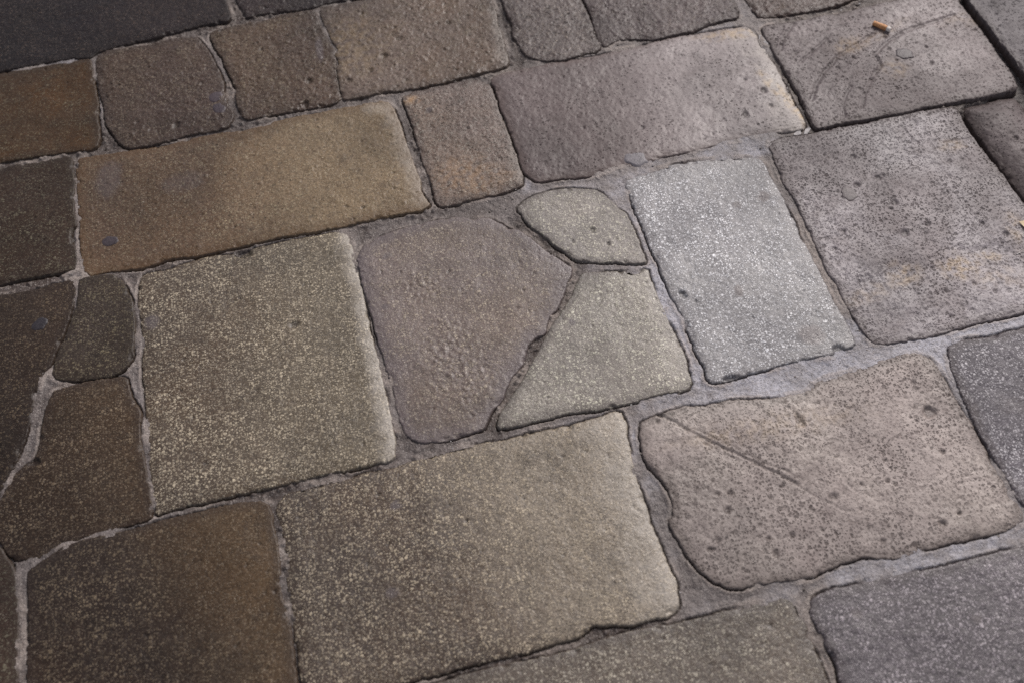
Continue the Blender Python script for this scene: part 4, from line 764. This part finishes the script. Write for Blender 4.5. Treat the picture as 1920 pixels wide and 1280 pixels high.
q = (0.8839, 0.7588); qa = (0.9158, 0.7525); qb = (0.889, 0.7301)
scrap('paper_scrap', (q[0], q[1], top(q[0]+.004, q[1])+.0018), 0, [(0,0), (qa[0]-q[0], qa[1]-q[1]), (qb[0]-q[0], qb[1]-q[1])], .005, paper_material('scrap_paper', (240,222,184), (222,202,164)), 'cream paper scrap with a pointed tip cut off by the right edge', 'paper scrap')
me = tube_mesh('straw_fibre', [(-.004,.0003,1), (-.002,.0005,1), (.002,.0005,1), (.004,.0003,1)], sides=8)
q = (0.8591, 0.7091)
o = link('straw_fibre', me, paper_material('fibre', (225,220,214), (205,200,196)), (q[0], q[1], top(q[0], q[1], .002)+.0006)); o.rotation_euler.z = .2
tag(o, 'tiny white fibre on the large pitted slab by the right edge, below the paper scrap', 'fibre')

# broken bits of mortar and grit in the open joints
def chip_mesh(seed, a, b, h):
    rnd = random.Random(seed); n = rnd.randint(6, 8); bot = []; top = []
    for i in range(n):
        an = 2*math.pi*(i+rnd.uniform(-.25, .25))/n; q = rnd.uniform(.8, 1.1)
        bot.append((a*q*math.cos(an), b*q*math.sin(an), -h)); top.append((a*q*.84*math.cos(an)+a*.05, b*q*.84*math.sin(an), h*rnd.uniform(.35, 1)))
    fs = [tuple(range(n-1, -1, -1)), tuple(range(n, 2*n))]+[(i, (i+1) % n, n+(i+1) % n, n+i) for i in range(n)]
    me = bpy.data.meshes.new('mortar_chip'); me.from_pydata(bot+top, [], fs); me.update(); return me
chip_mats = [lump_material('chip_%d' % i, c, .6) for i, c in enumerate(((176,172,170), (120,112,106), (84,76,70)))]
CHIPS = [((0.641, 1.0072, 0.0084, 0.0056, -0.1424), 0, -.005, "flat pale mortar chip by the long slab's lower right corner, left of two"),
 ((0.6575, 1.0087, 0.005, 0.0113, -0.747), 0, -.004, "narrow pale mortar chip by the long slab's lower right corner, right of two"),
 ((0.6615, 1.2179, 0.0058, 0.0197, 0.1611), 0, -.004, 'long pale mortar flake in the joint at the upper right corner of the long slab')]
for i, (e, m, z, label) in enumerate(CHIPS):
    o = link('mortar_chip', chip_mesh(60+i, e[2], e[3], .0035), chip_mats[m], (e[0], e[1], z)); o.rotation_euler.z = e[4]
    tag(o, label, 'mortar chip')
rnd = random.Random(12)
line = [(0.6536, 1.1738), (0.6612, 1.1206), (0.6597, 1.0532), (0.6619, 1.011)]
line2 = [(0.7243, 1.2619), (0.7715, 1.26), (0.8144, 1.2593), (0.8587, 1.2611)]
grit = [chip_mesh(200+i, .0032, .0026, .002) for i in range(5)]
for ln_, label in ((line, 'grey grit crumb in the dark joint at the right end of the long slab'), (line2, 'grey grit crumb in the joint above the scratched slab')):
    for i in range(16):
        k = rnd.randrange(3); t_ = rnd.random()
        (ax, ay), (bx, by) = ln_[k], ln_[k+1]
        o = bpy.data.objects.new('grit_crumb', grit[i % 5]); C.objects.link(o)
        if not grit[i % 5].materials: grit[i % 5].materials.append(chip_mats[i % 3])
        o.location = (ax+(bx-ax)*t_+rnd.uniform(-.004, .004), ay+(by-ay)*t_+rnd.uniform(-.004, .004), rnd.uniform(-.010, -.005))
        s_ = rnd.uniform(.5, 1.1); o.scale = (s_, s_, s_); o.rotation_euler = (rnd.uniform(-.4, .4), rnd.uniform(-.4, .4), rnd.uniform(0, 6))
        tag(o, label, 'grit crumb', label.replace('grey grit crumb', 'grit crumbs'))

# grit scattered along the filled joints
rnd = random.Random(77)
tries = 0; put = 0
allp = list(POLY.values())
while put < 70 and tries < 5000:
    tries += 1
    jx, jy, lev, tone = JOINT[rnd.randrange(len(JOINT))]
    x = jx/1000+rnd.uniform(-.03, .03); y = jy/1000+rnd.uniform(-.03, .03)
    if max(float(sdf(q_, np.array([x]), np.array([y]))[0]) for q_ in allp) > -.002: continue
    o = bpy.data.objects.new('grit_crumb', grit[put % 5]); C.objects.link(o)
    s_ = rnd.uniform(.25, .7); o.scale = (s_, s_, s_*.9)
    o.location = (x, y, (lev*.00048-.0009 if lev > -14 else lev*.001)); o.rotation_euler = (rnd.uniform(-.3, .3), rnd.uniform(-.3, .3), rnd.uniform(0, 6))
    tag(o, 'tiny crumb of grit on the mortar between stones', 'grit crumb', 'grit crumbs scattered on the mortar')
    put += 1


# ------------------------------------------------------------------ light
SUN = (0.5186, 0.5474, 0.6569)                 # direction towards the sun
el = math.asin(SUN[2]); az = math.atan2(SUN[0], SUN[1])
w = bpy.data.worlds.new('World'); scene.world = w; w.use_nodes = True
nt = w.node_tree; bg = nt.nodes['Background']
sky = nt.nodes.new('ShaderNodeTexSky'); sky.sky_type = 'NISHITA'; sky.sun_disc = False
sky.sun_elevation = el; sky.sun_rotation = az
sky.air_density = 1.0; sky.dust_density = 2.0; sky.ozone_density = 1.0
hs = nt.nodes.new('ShaderNodeHueSaturation'); hs.inputs['Saturation'].default_value = .35      # thin high cloud: a paler, greyer sky
tint = nt.nodes.new('ShaderNodeMix'); tint.data_type = 'RGBA'; tint.blend_type = 'MULTIPLY'; tint.inputs[0].default_value = 1; tint.inputs[7].default_value = (1., .935, .965, 1)
nt.links.new(sky.outputs[0], hs.inputs['Color']); nt.links.new(hs.outputs[0], tint.inputs[6]); nt.links.new(tint.outputs[2], bg.inputs[0]); bg.inputs[1].default_value = 0.115
sl = bpy.data.lights.new('sun', 'SUN'); sl.energy = 2.8; sl.angle = math.radians(22); sl.color = (1., .94, .89)
so = bpy.data.objects.new('sun', sl); C.objects.link(so)
from mathutils import Vector
so.rotation_euler = Vector(SUN).to_track_quat('Z', 'Y').to_euler()
so.location = (2, 3, 4)

# ------------------------------------------------------------------ camera
cam = bpy.data.cameras.new('camera'); co = bpy.data.objects.new('camera', cam); C.objects.link(co)
cam.sensor_width = 36; cam.lens = 35.8895; cam.clip_start = .02; cam.clip_end = 2000
co.matrix_world = Matrix([[0.9744127, 0.2079104, -0.0853997, 0], [-0.2214405, 0.8228837, -0.5232844, 0], [-0.0385223, 0.528806, 0.8478681, 1.2], [0, 0, 0, 1]])
cam.dof.use_dof = True; cam.dof.focus_distance = 1.46; cam.dof.aperture_fstop = 3.0
scene.camera = co
scene.view_settings.view_transform = 'Standard'; scene.view_settings.look = 'None'
scene.view_settings.exposure = 0; scene.view_settings.gamma = 1
scene.render.engine = 'CYCLES'
scene.cycles.use_denoising = False
scene.cycles.max_bounces = 4
